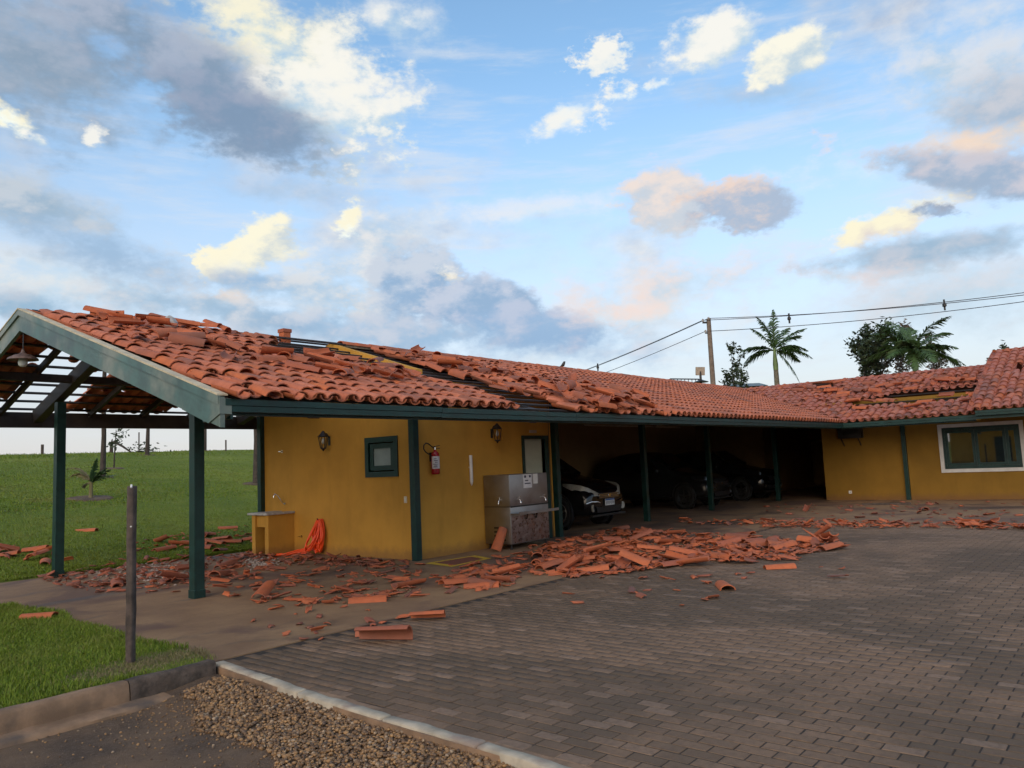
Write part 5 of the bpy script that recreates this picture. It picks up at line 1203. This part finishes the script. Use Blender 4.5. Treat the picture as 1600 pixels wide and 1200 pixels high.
# ------------------------------------------------------------------ cars
def make_car(label, loc, paint, plate=True, rotz=0., zs=1.12):
    c = thing('parked_car', label, 'car', loc, 'cars parked in the carport', rotz); PINV[c.name] = Matrix(); c.scale = (1, 1, zs)
    lensm = 'lens' if plate else 'glass_dark'; rimm = 'steel' if plate else 'iron'; chm = 'chrome' if plate else 'iron'  # cars without a plate get dark lamps, rims and trim to dim reflections in shade
    # local: nose at y=0 facing -Y, length 4.3 along +Y; sections: y, half width low, half width belt, z low, z belt, z top, half width top
    secs = [(0.00, .60, .66, .34, .58, .70, .52), (.06, .76, .80, .26, .62, .79, .66), (.22, .85, .875, .22, .68, .875, .74), (.50, .875, .89, .22, .74, .955, .78), (.95, .885, .90, .22, .80, 1.03, .80), (1.22, .885, .90, .22, .84, 1.075, .80), (1.55, .885, .90, .22, .90, 1.30, .72), (1.98, .885, .90, .22, .93, 1.545, .63), (2.35, .885, .90, .22, .95, 1.60, .61), (3.1, .885, .90, .22, .97, 1.585, .61), (3.75, .88, .89, .24, 1.0, 1.48, .60), (4.12, .85, .87, .28, .98, 1.18, .66), (4.28, .76, .80, .36, .85, .98, .66)]
    mb = MB(); K = 11
    for (y, wl, wb, zl, zb_, zt, wt) in secs:
        half = [(0, zl), (wl * .7, zl), (wl, zl + .06), (wb, (zl + zb_) / 2), (wb * .985, zb_)]
        top = [(wt + (wb - wt) * .45, zb_ + (zt - zb_) * .55), (wt * .9, zt - (zt - zb_) * .06), (wt * .45, zt), (0, zt + .004)]
        prof = half + top
        ring = [(x, z) for x, z in prof] + [(-x, z) for x, z in reversed(prof[1:-1])]
        for x, z in ring: mb.v.append((x, y, z))
    n = len(ring)
    for i in range(len(secs) - 1):
        for j in range(n): mb.f.append((i * n + j, i * n + (j + 1) % n, (i + 1) * n + (j + 1) % n, (i + 1) * n + j))
    mb.f.append(tuple(range(n))); mb.f.append(tuple((len(secs) - 1) * n + j for j in reversed(range(n))))
    body = mb.build('body', paint, c); md = body.modifiers.new('s', 'SUBSURF'); md.levels = 2; md.render_levels = 2; body.data.shade_smooth()
    def patch(name, pts, mat, parent=c, th=.012):
        m2 = MB(); m2.prism(pts, (0, -th, 0)); return m2.build(name, mat, parent, 30)
    # glass
    m2 = MB(); m2.quadbox([(-.70, 1.27, 1.09), (.70, 1.27, 1.09), (.56, 1.95, 1.50), (-.56, 1.95, 1.50), (-.70, 1.24, 1.115), (.70, 1.24, 1.115), (.56, 1.92, 1.535), (-.56, 1.92, 1.535)]); m2.build('windscreen', 'glass_dark', c)
    for s_ in (-1, 1):
        m2 = MB(); m2.quadbox([(s_ * .88, 1.60, .99), (s_ * .89, 3.5, 1.04), (s_ * .70, 3.35, 1.44), (s_ * .74, 2.05, 1.42), (s_ * .84, 1.60, .99), (s_ * .85, 3.5, 1.04), (s_ * .66, 3.35, 1.44), (s_ * .70, 2.05, 1.42)]); m2.build('side_window', 'glass_dark', c)
        # headlamp swept round the corner
        m2 = MB(); H = [(.40, -.012, .655, .70), (.56, .03, .66, .76), (.70, .10, .68, .83), (.80, .25, .72, .885), (.855, .52, .80, .92), (.868, .70, .875, .93)]
        for (x, y, z0_, z1_) in H: m2.v += [(s_ * x, y - .012, z0_), (s_ * (x - .02), y - .012 + .02, z1_), (s_ * (x - .06), y + .04, z1_), (s_ * (x - .06), y + .04, z0_)]
        for i in range(len(H) - 1):
            for j in range(4): j2 = (j + 1) % 4; m2.f.append((i * 4 + j, i * 4 + j2, i * 4 + 4 + j2, i * 4 + 4 + j))
        m2.f += [(0, 1, 2, 3), (23, 22, 21, 20)]; m2.build('headlight', lensm, c, 60)
        m2 = MB(); m2.lathe([(.075, 0), (.075, .03), (.055, .035), (.05, .03)], 14, Matrix.Translation((s_ * .64, .045, .42)) @ Matrix.Rotation(R(90), 4, 'X') @ Matrix.Rotation(R(-s_ * 18), 4, 'Y')); m2.build('fog_lamp', lensm, c, 50)
        m2 = MB(); m2.tube([(s_ * .80, .10, .52), (s_ * .70, .02, .555), (s_ * .52, -.03, .545), (s_ * .42, -.035, .52)], .014, 6); m2.build('chrome_blade', chm, c, 60)
        m2 = MB(); m2.bbox(-.1, .1, -.06, .06, -.06, .06, .03); mm = MB(); mm.v = [(s_ * 1.0 + v[0], 1.62 + v[1], 1.05 + v[2]) for v in m2.v]; mm.f = m2.f; mm.build('mirror', paint, c, 60)
        for yw in (.82, 3.42):
            Mw = Matrix.Translation((s_ * .80, yw, .335)) @ Matrix.Rotation(R(90) * s_, 4, 'Y'); w_ = part_empty('wheel', c)
            MB().lathe([(.21, -.10), (.30, -.11), (.33, -.08), (.335, 0), (.33, .09), (.30, .115), (.22, .105), (.21, .06)], 28, Mw).build('tyre', 'rubber', w_, 40); m3 = MB(); m3.lathe([(.20, .05), (.215, .085), (.20, .095), (.17, .06), (.05, .05), (.04, .085), (.01, .09)], 20, Mw)
            for k in range(5): a = 2 * math.pi * k / 5; m3.bar(Mw @ Vector((.03 * math.cos(a), .03 * math.sin(a), .082)), Mw @ Vector((.20 * math.cos(a), .20 * math.sin(a), .088)), .04, .02, tuple((Mw.to_3x3() @ Vector((0, 0, 1)))))
            m3.build('rim', rimm, w_, 40); MB().tube([Mw @ Vector((.37 * math.cos(R(a)) * 1.0, .37 * math.sin(R(a)), .075)) for a in range(0, 361, 20)], .035, 6, False).build('arch_trim', 'black', c, 60)
    patch('grille', [(-.42, -.004, .60), (.42, -.004, .60), (.46, .0, .70), (-.46, .0, .70)], 'black'); m2 = MB()
    for z_ in (.62, .65, .68): m2.box(-.42, .42, -.022, -.0165, z_, z_ + .008)
    m2.build('grille_bar', chm, c); MB().lathe([(.055, 0), (.055, .012), (.045, .016)], 18, Matrix.Translation((0, -.02, .655)) @ Matrix.Rotation(R(90), 4, 'X') @ Matrix.Scale(.6, 4, (0, 1, 0))).build('badge', 'chrome', c)
    patch('lower_intake', [(-.50, .0, .32), (.50, .0, .32), (.55, .0, .44), (-.55, .0, .44)], 'black'); MB().bbox(-.72, .72, -.015, .10, .245, .285, .01).build('bumper_lip', 'chrome' if False else 'iron', c)
    if plate:
        pl_ = MB().box(-.20, .20, -.034, -.026, .455, .585).build('number_plate', 'white', c); MB().box(-.198, .198, -.036, -.0341, .553, .583).build('blue_band', 'blue', pl_); m2 = MB()
        for k, x_ in enumerate((-.165, -.115, -.065, -.01, .045, .10, .15)):
            m2.box(x_, x_ + .010, -.0358, -.0341, .47, .54); m2.box(x_ + .022, x_ + .032, -.0358, -.0341, .47 + .02 * (k % 2), .54); m2.box(x_ + .0101, x_ + .0219, -.0358, -.0341, .53 if k % 3 else .50, .54 if k % 3 else .51)
        m2.build('plate_characters', 'ink', pl_)
    return c
make_car('black car with pale headlight and white number plate in the first carport bay', (6.3, .05, 0), 'carpaint', zs=1.16)
make_car('dark car with sky-lit windscreen behind the third carport post', (13.0, .25, 0), 'carpaint_grey', False)
make_car('black car farthest right at the end of the carport', (17.0, .15, 0), 'carpaint', False)

# ------------------------------------------------------------------ vegetation
def leaf_cloud(centres, n, rad, size, rs):
    V = []; k = 0; C_ = np.array(centres); idx = rs.integers(0, len(C_), n); P = C_[idx] + rs.normal(0, 1, (n, 3)) * rad
    D = rs.normal(0, 1, (n, 3)); D[:, 2] *= .6; D /= np.linalg.norm(D, axis=1)[:, None]; U = np.cross(D, rs.normal(0, 1, (n, 3))); U /= np.linalg.norm(U, axis=1)[:, None]; S_ = size * rs.uniform(.6, 1.4, n)[:, None]
    a = P - D * S_; b = P + U * S_ * .42; c = P + D * S_; d = P - U * S_ * .42; V = np.stack([a, b, c, d], 1).reshape(-1, 3); F = np.arange(n * 4).reshape(-1, 4); return V, F
def tree(name, label, px, dep, top_py, half_w, base_z, mat, nleaf, leaf, seed, bare=0., crown_lo=.35, group='trees behind the buildings', cat='tree', lean=0.):
    rs = np.random.default_rng(seed); rr = random.Random(seed)
    top = atdepth(px, top_py, dep); H = top.z - base_z; bx_, by_ = top.x, top.y; wr = half_w * dep / F_PX
    o = thing(name, label, cat, (bx_, by_, base_z), group); mb = MB(); tips = []
    def grow(p, d, L_, r, lv):
        k = 4; pts = [p]; q = p; dd = d.copy()
        for i in range(k):
            dd = (dd + Vector((rr.gauss(0, .16), rr.gauss(0, .16), rr.gauss(.03, .08)))).normalized(); q = q + dd * L_ / k; pts.append(q)
            if lv >= 2: tips.append(tuple(q))
        mb.tube(pts, [r * (1 - .55 * i / k) for i in range(k + 1)], 6 if lv < 2 else 4, lv == 0)
        if lv < 4:
            for j in range(rr.choice((2, 3, 3)) if lv < 3 else 2):
                a = rr.uniform(0, 6.28); sp = rr.uniform(.45, .95); nd_ = (dd + Vector((math.cos(a) * sp * wr / (H * .38), math.sin(a) * sp * wr / (H * .38), rr.uniform(-.1, .35)))).normalized(); grow(pts[-1 - (j == 2)], nd_, L_ * rr.uniform(.58, .8), r * .5, lv + 1)
    grow(Vector((bx_, by_, base_z - .1)), Vector((lean, 0, 1)), H * crown_lo, H * .028, 0)
    # fit the crown into its height and width
    V = np.array(mb.v); c0 = np.array([bx_, by_]); tp = np.array(tips); mz = tp[:, 2].max(); sz = (H) / (mz - base_z); rmax = np.percentile(np.linalg.norm(tp[:, :2] - c0, axis=1), 92); sr = wr / max(rmax, .01)
    def fit(A): A = A.copy(); A[:, 2] = base_z + (A[:, 2] - base_z) * sz; A[:, :2] = c0 + (A[:, :2] - c0) * sr; return A
    mb.v = [tuple(v) for v in fit(V)]; mb.build('trunk', 'bark', o, 60); tp = fit(tp)
    if bare: tp = tp[rs.random(len(tp)) > bare]
    v, f = leaf_cloud(tp, nleaf, wr * .06, leaf, rs); me = fastmesh('crown', v, f, 4); link('crown', me, mat, o)
    return o
tree('leafy_tree', 'slender open tree just right of the utility pole', 1150, 46, 530, 34, 0, 'leaf', 900, .12, 3, .35)
tree('leafy_tree', 'large dark bushy tree left of the farther palm', 1322, 44, 512, 78, 0, 'leaf', 3400, .13, 5, .2)
tree('leafy_tree', 'dense bronze tree behind the farther palm crown', 1388, 47, 504, 60, 0, 'leaf_red', 2200, .12, 8, .25)
tree('leafy_tree', 'nearly bare twiggy tree right of the farther palm', 1472, 46, 520, 50, 0, 'leaf_red', 1000, .10, 12, .4)
tree('leafy_tree', 'small green treetop peeking over the wing ridge at right', 1565, 40, 538, 26, 0, 'leaf', 1500, .13, 15, .1)
def frond(mb, c, az, el0, L_, droop, w, rr, nl=26):
    pts = []; p = Vector(c); d = Vector((math.cos(az) * math.cos(el0), math.sin(az) * math.cos(el0), math.sin(el0))); n = 12
    for i in range(n + 1):
        pts.append(p.copy()); d = (d + Vector((0, 0, -droop / n))).normalized(); p = p + d * L_ / n
    mb.tube(pts, [.03 * (1 - .85 * i / n) for i in range(n + 1)], 4, False)
    for k in range(nl * 2):
        t = .10 + .88 * (k // 2) / nl; i = min(int(t * n), n - 1); f = t * n - i; q = pts[i].lerp(pts[i + 1], f); ax = (pts[i + 1] - pts[i]).normalized(); sd = ax.cross(Vector((0, 0, 1))).normalized() * (1 if k % 2 else -1); ln = w * math.sin(math.pi * min(.97, .18 + .8 * t)) * rr.uniform(.8, 1.15)
        u = (sd + ax * .75 + Vector((0, 0, rr.uniform(-.5, .25)))).normalized(); e = q + u * ln + Vector((0, 0, -.28 * ln)); m_ = q + u * ln * .5; wv_ = ax * .030
        b = len(mb.v); mb.v += [tuple(q - wv_), tuple(q + wv_), tuple(m_ + wv_ * 1.1), tuple(e), tuple(m_ - wv_ * 1.1)]; mb.f.append((b, b + 1, b + 2, b + 3, b + 4))
def palm(label, px, py, dep, base_z, L_, n, seed, group, name='palm_tree', angs=None, trunk_r=.16):
    c = atdepth(px, py, dep); rr = random.Random(seed); o = thing(name, label, 'palm', (c.x, c.y, base_z), group); H = c.z - base_z
    MB().tube([(c.x, c.y, base_z - .1), (c.x + .03, c.y, base_z + H * .3), (c.x, c.y, base_z + H * .6), (c.x, c.y, c.z - 1.1)], [trunk_r * 1.2, trunk_r, trunk_r * 1.05, trunk_r * .85], 10).build('trunk', 'trunk', o, 60)
    MB().tube([(c.x, c.y, c.z - 1.15), (c.x, c.y, c.z - .8), (c.x, c.y, c.z + .15)], [trunk_r * .9, trunk_r * .95, trunk_r * .35], 10).build('crownshaft', 'crownshaft', o, 60)
    for k in range(n):
        if angs: sc_, el = angs[k]; az = YAW - R(90) + (0 if sc_ > 0 else R(180)) + rr.uniform(-.5, .5); el = R(el)
        else: az = 2 * math.pi * k / n + rr.uniform(-.25, .25); el = R(rr.uniform(8, 78))
        mb = MB(); frond(mb, (c.x, c.y, c.z), az, el, L_ * rr.uniform(.85, 1.1), rr.uniform(.9, 1.6), L_ * .27, rr, 40); mb.build('frond', 'frond', o, fix=False)
    return o
palm('tall royal palm with spread fronds right of the utility pole', 1210, 548, 46, 0, 2.35, 13, 2, 'royal palms', angs=[(1, 88), (-1, 80), (1, 48), (1, 55), (-1, 22), (-1, 30), (1, 18), (1, 8), (-1, 68), (1, -35), (-1, 12), (1, 70), (1, 30)])
palm('royal palm with ragged dense fronds in front of the bronze tree', 1428, 552, 40, 0, 2.6, 18, 9, 'royal palms')
# trees on the lawn behind the carport
def soil_ring(o, p, r):
    mb = MB(); n, k = 20, 4
    for i in range(k + 1):
        for j in range(n):
            a = 2 * math.pi * j / n; rr_ = r * i / k * (1 + .18 * mnoise.noise((p.x + math.cos(a) * 2, p.y + math.sin(a) * 2, 1))); x, y = p.x + rr_ * math.cos(a), p.y + rr_ * math.sin(a); mb.v.append((x, y, T(x, y) + (.055 if i < k else -.02)))
    for i in range(k):
        for j in range(n): mb.f.append((i * n + j, i * n + (j + 1) % n, (i + 1) * n + (j + 1) % n, (i + 1) * n + j))
    mb.build('soil_ring', 'dirt', o, fix=False)
def lawn_trunk(px, py, top, wpx, label, name='tree_trunk', fr=4, seed=1):
    p = atlawn(px, py); dep = (p - CAM).dot(FW); r = wpx * dep / F_PX / 2; o = thing(name, label, 'trunk', tuple(p), 'slim trunks on the lawn'); rr = random.Random(seed); H = top
    pts = [(p.x, p.y, p.z - .1), (p.x + .04, p.y, p.z + H * .35), (p.x + .02, p.y + .03, p.z + H * .7), (p.x + .06, p.y, p.z + H)]; MB().tube(pts, [r * 1.3, r, r * .95, r * .8], 8).build('trunk', 'bark', o, 60)
    for k in range(fr):
        mb = MB(); frond(mb, pts[-1], rr.uniform(0, 6.28), R(rr.uniform(20, 70)), 1.6, 1.6, .35, rr, 14); mb.build('frond', 'dryleaf', o, fix=False)
    soil_ring(o, p, r * 5)
    return o
lawn_trunk(160, 747, 4.6, 7.5, 'slim palm trunk on the lawn right behind the young palm', seed=2); lawn_trunk(230, 712, 4.4, 5.5, 'slim trunk near the crest between the gable posts', seed=3); lawn_trunk(320, 704, 4.2, 4.5, 'slim trunk on the crest right of the front gable post', seed=4, fr=3); lawn_trunk(401, 757, 4.8, 10, 'thick dark trunk close to the rear corner of the end wall', seed=5)
p = atlawn(174, 707); o = thing('broken_tree', 'snapped tree stump with its top fallen sideways on the crest', 'broken tree', tuple(p)); dep = (p - CAM).dot(FW); k_ = dep / F_PX
MB().tube([(p.x, p.y, p.z - .1), (p.x, p.y, p.z + 14 * k_), (p.x + .05, p.y, p.z + 22 * k_)], [3 * k_, 2.4 * k_, .6 * k_], 8).build('stump', 'bark', o); q0 = p + RT * 3 * k_ + Vector((0, 0, 18 * k_)); q1 = p + RT * 32 * k_; MB().tube([tuple(q0), tuple(q0.lerp(q1, .5) + Vector((0, 0, 1.5 * k_))), (q1.x, q1.y, T(q1.x, q1.y))], [1.8 * k_, 1.7 * k_, 1.2 * k_], 7).build('fallen_trunk', 'bark', o)
v, f = leaf_cloud([tuple(q1 + RT * a * k_ + Vector((0, 0, 2.5 * k_))) for a in range(0, 40, 3)], 220, .35, .12, np.random.default_rng(2)); link('fallen_crown', fastmesh('fallen_crown', v, f, 4), 'leaf', o)
def sapling(px, py, hpx, label, seed, nleaf=90):
    p = atlawn(px, py); k_ = (p - CAM).dot(FW) / F_PX; o = thing('sapling', label, 'sapling', tuple(p)); rr = random.Random(seed); tips = []; mb = MB(); H = hpx * k_
    mb.tube([(p.x, p.y, p.z - .05), (p.x + .03, p.y, p.z + H * .5), (p.x + .08, p.y, p.z + H)], [.035, .028, .012], 6)
    for j in range(7):
        z = p.z + H * (.5 + .07 * j); a = rr.uniform(0, 6.28); e = Vector((p.x + math.cos(a) * H * .22, p.y + math.sin(a) * H * .22, z + H * .12)); mb.tube([(p.x + .05, p.y, z), tuple(e)], [.012, .005], 4); tips += [tuple(e), tuple(e.lerp(Vector((p.x, p.y, z)), .4))]
    mb.build('stem', 'bark', o); v, f = leaf_cloud(tips, nleaf, H * .05, .09, np.random.default_rng(seed)); link('crown', fastmesh('crown', v, f, 4), 'leaf', o); soil_ring(o, p, .5)
sapling(178, 733, 62, 'thin leafy sapling beside the broken tree', 5)
# young palm with a bare soil ring
p = atlawn(142, 780); o = thing('young_palm', 'wind-bent young palm in a ring of bare soil on the lawn', 'palm', tuple(p)); k_ = (p - CAM).dot(FW) / F_PX; rr = random.Random(3)
MB().tube([tuple(p - Vector((0, 0, .05))), tuple(p + Vector((.0, 0, 12 * k_))), tuple(p + Vector((.0, 0, 26 * k_)))], [.07, .06, .045], 8).build('trunk', 'dryleaf', o)
for (s_, el, L_) in ((-1, 68, 56), (-1, 60, 50), (1, 48, 40), (1, 58, 34), (1, 80, 40), (-1, 25, 14), (1, 35, 42)):
    mb = MB(); frond(mb, p + Vector((0, 0, 25 * k_)), YAW - R(90) + (R(180) if s_ < 0 else 0) + rr.uniform(-.3, .3), R(el), L_ * k_, 1.9 if s_ < 0 else .7, 10 * k_, rr, 16); mb.build('frond', 'dryleaf' if s_ < 0 else 'frond', o, fix=False)
soil_ring(o, p, .75)
for (px, hpx, w_, lab) in ((66, 16, .10, 'thin dark post on the crest left of the rear gable post'), (353, 18, .07, 'thin dark post on the crest left of the end wall'), (217, 32, .05, 'thin pole with a small head beyond the crest')):
    p = atlawn(px, 705.5) or atlawn(px, 709) or atlawn(px, 714); k_ = (p - CAM).dot(FW) / F_PX; o = thing('far_post', lab, 'post', tuple(p)); MB().tube([(p.x, p.y, p.z - .2), (p.x, p.y, p.z + hpx * k_)], w_ * .8, 6).build('shaft', 'oldwood', o)
# ------------------------------------------------------------------ utility pole, wires, far buildings
tp = atdepth(1107, 498, 40); up = thing('utility_pole', 'tapered concrete utility pole behind the main roof', 'utility pole', (tp.x, tp.y, 0)); MB().tube([(tp.x, tp.y, 0), (tp.x, tp.y, tp.z)], [.165, .11], 10).build('shaft', 'concrete_pole', up, 60)
mb = MB(); e0 = Vector((tp.x, tp.y, tp.z - .20)); mb.bar(e0 - RT * .32, e0 + RT * .1, .09, .09); mb.bar(e0 - RT * .22 + Vector((0, 0, -.55)), e0 + RT * .05 + Vector((0, 0, -.55)), .07, .07); mb.build('bracket', 'iron', up)
att = [e0 - RT * .30 + Vector((0, 0, .12)), e0 + RT * .0 + Vector((0, 0, .22)), e0 - RT * .2 + Vector((0, 0, -.46))]
for a in att: MB().lathe([(.04, -.08), (.055, -.04), (.04, 0), (.055, .03), (.03, .07)], 10, Matrix.Translation(a)).build('insulator', 'stone', up)
def wire(a, b, sag, label):
    pts = [a.lerp(b, t / 20) + Vector((0, 0, -sag * 4 * (t / 20) * (1 - t / 20))) for t in range(21)]; o = MB().tube(pts, .017, 5).build('power_cable', 'wire'); tag(o, label, 'cable', 'overhead power cables'); return pts
rt_ = [atdepth(1720, 441, 33), atdepth(1720, 446, 33.4), atdepth(1720, 454, 33)]; lf = [atdepth(700, 632, 85), atdepth(700, 634, 86), atdepth(700, 644, 85)]
W_ = []
for k, nm in enumerate(('topmost', 'middle', 'lowest')):
    W_.append(wire(att[k], rt_[k], .25, nm + ' power cable running right from the utility pole')); W_.append(wire(att[k], lf[k], .9, nm + ' power cable dropping left from the utility pole behind the roof'))
for (i, t, lab) in ((0, 5, 'small spacer on the right cables above the tall palm'), (0, 13, 'small spacer on the right cables above the farther palm'), (1, 5, 'small spacer on the left cables'), (1, 7, 'small bird-like spacer on the left cables nearer the roof')):
    p = W_[i][t]; mb = MB(); mb.bar(p + Vector((0, 0, .12)), p - Vector((0, 0, .38)), .07, .07, (0, 1, 0)); mb.lathe([(.03, -.1), (.09, -.05), (.09, .05), (.03, .1)], 8, Matrix.Translation(p - Vector((0, 0, .14)))); tag(mb.build('cable_spacer', 'iron'), lab, 'cable spacer', 'cable spacers')
# bird on the ridge
bp = ony(880, 577, YR); o = thing('bird', 'small dark bird perched on the main roof ridge', 'bird', (bp.x, bp.y, zf(YR) + .1)); bz = zf(YR) + .12; bv = Vector((bp.x, bp.y, bz)); Z_ = Vector((0, 0, 1))
mb = MB(); mb.tube([bv - RT * .10 + Z_ * .01, bv - RT * .05 + Z_ * .03, bv + Z_ * .06, bv + RT * .03 + Z_ * .11, bv + RT * .045 + Z_ * .15, bv + RT * .08 + Z_ * .15], [.008, .022, .048, .04, .028, .004], 10); mb.build('body', 'iron', o, 70); MB().tube([bv - Z_ * .04, bv + Z_ * .04], .006, 5).build('leg', 'iron', o)
# floodlight panel and dark parasol cap
def far_thing(name, label, cat, px, py, dep): p = atdepth(px, py, dep); return thing(name, label, cat, (p.x, p.y, 0)), p
o, p = far_thing('floodlight_mast', 'beige square panel on a mast over a dark conical cap left of the pole', 'mast', 1094, 580, 44); k_ = 44 / F_PX
MB().tube([(p.x, p.y, 0), (p.x, p.y, p.z)], .07, 8).build('mast', 'iron', o); q = p; mb = MB(); mb.bar(q - RT * 7 * k_, q + RT * 7 * k_, .12, 13 * k_, tuple(UP)); mb.build('panel', 'beige', o); z_ = p.z - 15 * k_; MB().lathe([(.02, 2.5 * k_ + z_), (5 * k_, z_ + .02), (12 * k_, z_ - 2 * k_), (11.5 * k_, z_ - 2.6 * k_), (.02, z_ - 2 * k_)], 14, Matrix.Translation((p.x, p.y, 0))).build('conical_cap', 'iron', o)
o, p = far_thing('railing', 'thin dark railing showing above the ridge left of the mast', 'railing', 1066, 596, 44); mb = MB(); a = atdepth(1047, 592, 44); b = atdepth(1092, 592.5, 45)
MB().tube([a, b], .035, 6).build('top_rail', 'iron', o)
for i in range(9): q = a.lerp(b, i / 8); MB().tube([q, q - Vector((0, 0, 1.5))], .022, 5).build('baluster', 'iron', o)
MB().tube([a - Vector((0, 0, 1.5)), b - Vector((0, 0, 1.5))], .03, 5).build('bottom_rail', 'iron', o); MB().tube([(a.x, a.y, 0), a], .06, 6).build('support', 'iron', o); MB().tube([(b.x, b.y, 0), b], .06, 6).build('support', 'iron', o)
def far_house(label, px0, px1, py_eave, py_ridge, dep, wallm, roofm):
    a = atdepth(px0, py_eave, dep); b = atdepth(px1, py_eave, dep); r_ = atdepth((px0 + px1) / 2, py_ridge, dep + 3); o = thing('far_house', label, 'house', ((a.x + b.x) / 2, (a.y + b.y) / 2, 0), 'houses beyond the roofs'); d = (b - a); d.z = 0; d.normalize(); n_ = Vector((-d.y, d.x, 0)); z = a.z; mb = MB()
    w = (b - a).length; P = [a, b, b + n_ * 3, a + n_ * 3]; mb.quadbox([(q.x, q.y, 0) for q in P] + [(q.x, q.y, z - .05) for q in P]); wl = mb.build('wall', wallm, o); e = .35; P = [a - d * e - n_ * e, b + d * e - n_ * e, b + d * e + n_ * (3 + e), a - d * e + n_ * (3 + e)]; R0 = a - d * e + n_ * 1.5; R1 = b + d * e + n_ * 1.5; zr = r_.z; mb = MB()
    mb.v = [(q.x, q.y, z) for q in P] + [(R0.x, R0.y, zr), (R1.x, R1.y, zr)]; mb.f = [(0, 1, 5, 4), (2, 3, 4, 5), (1, 2, 5), (3, 0, 4), (3, 2, 1, 0)]; mb.build('roof', roofm, o)
    for t in (.3, .7): q = a.lerp(b, t) - n_ * .02; MB().quadbox([(q - d * .4 + n_ * s_ + Vector((0, 0, zz))) for zz in (-1.6 , -.6) for s_, d_ in ((0, 0),) for q_ in (0,)] * 4) if False else MB().bar(q - d * .45 + Vector((0, 0, 1.6 - z)) , q + d * .45 + Vector((0, 0, 1.6 - z)), .06, 1.0).build('window', 'glass_dark', o)
    return o
far_house('low house with grey-green sheet roof behind the roof valley', 1150, 1190, 605, 602, 50, 'yellow', 'far_roof')
# yellow building across the yard, out of frame, that the wing window mirrors
o = thing('yellow_outbuilding', 'yellow building across the yard mirrored in the wing window', 'building', (-34, 1, 0)); MB().box(-40, -34, -9, 3.5, -.3, 3.0).build('wall', 'yellow', o); MB().prism([(-40.6, -9.6, 3.0), (-33.2, -9.6, 3.0), (-37, -9.6, 4.4)], (0, 13.7, 0)).build('roof', 'tile', o); MB().box(-34.02, -33.98, -1.0, .2, 0, 2.1).build('door', 'green', o)
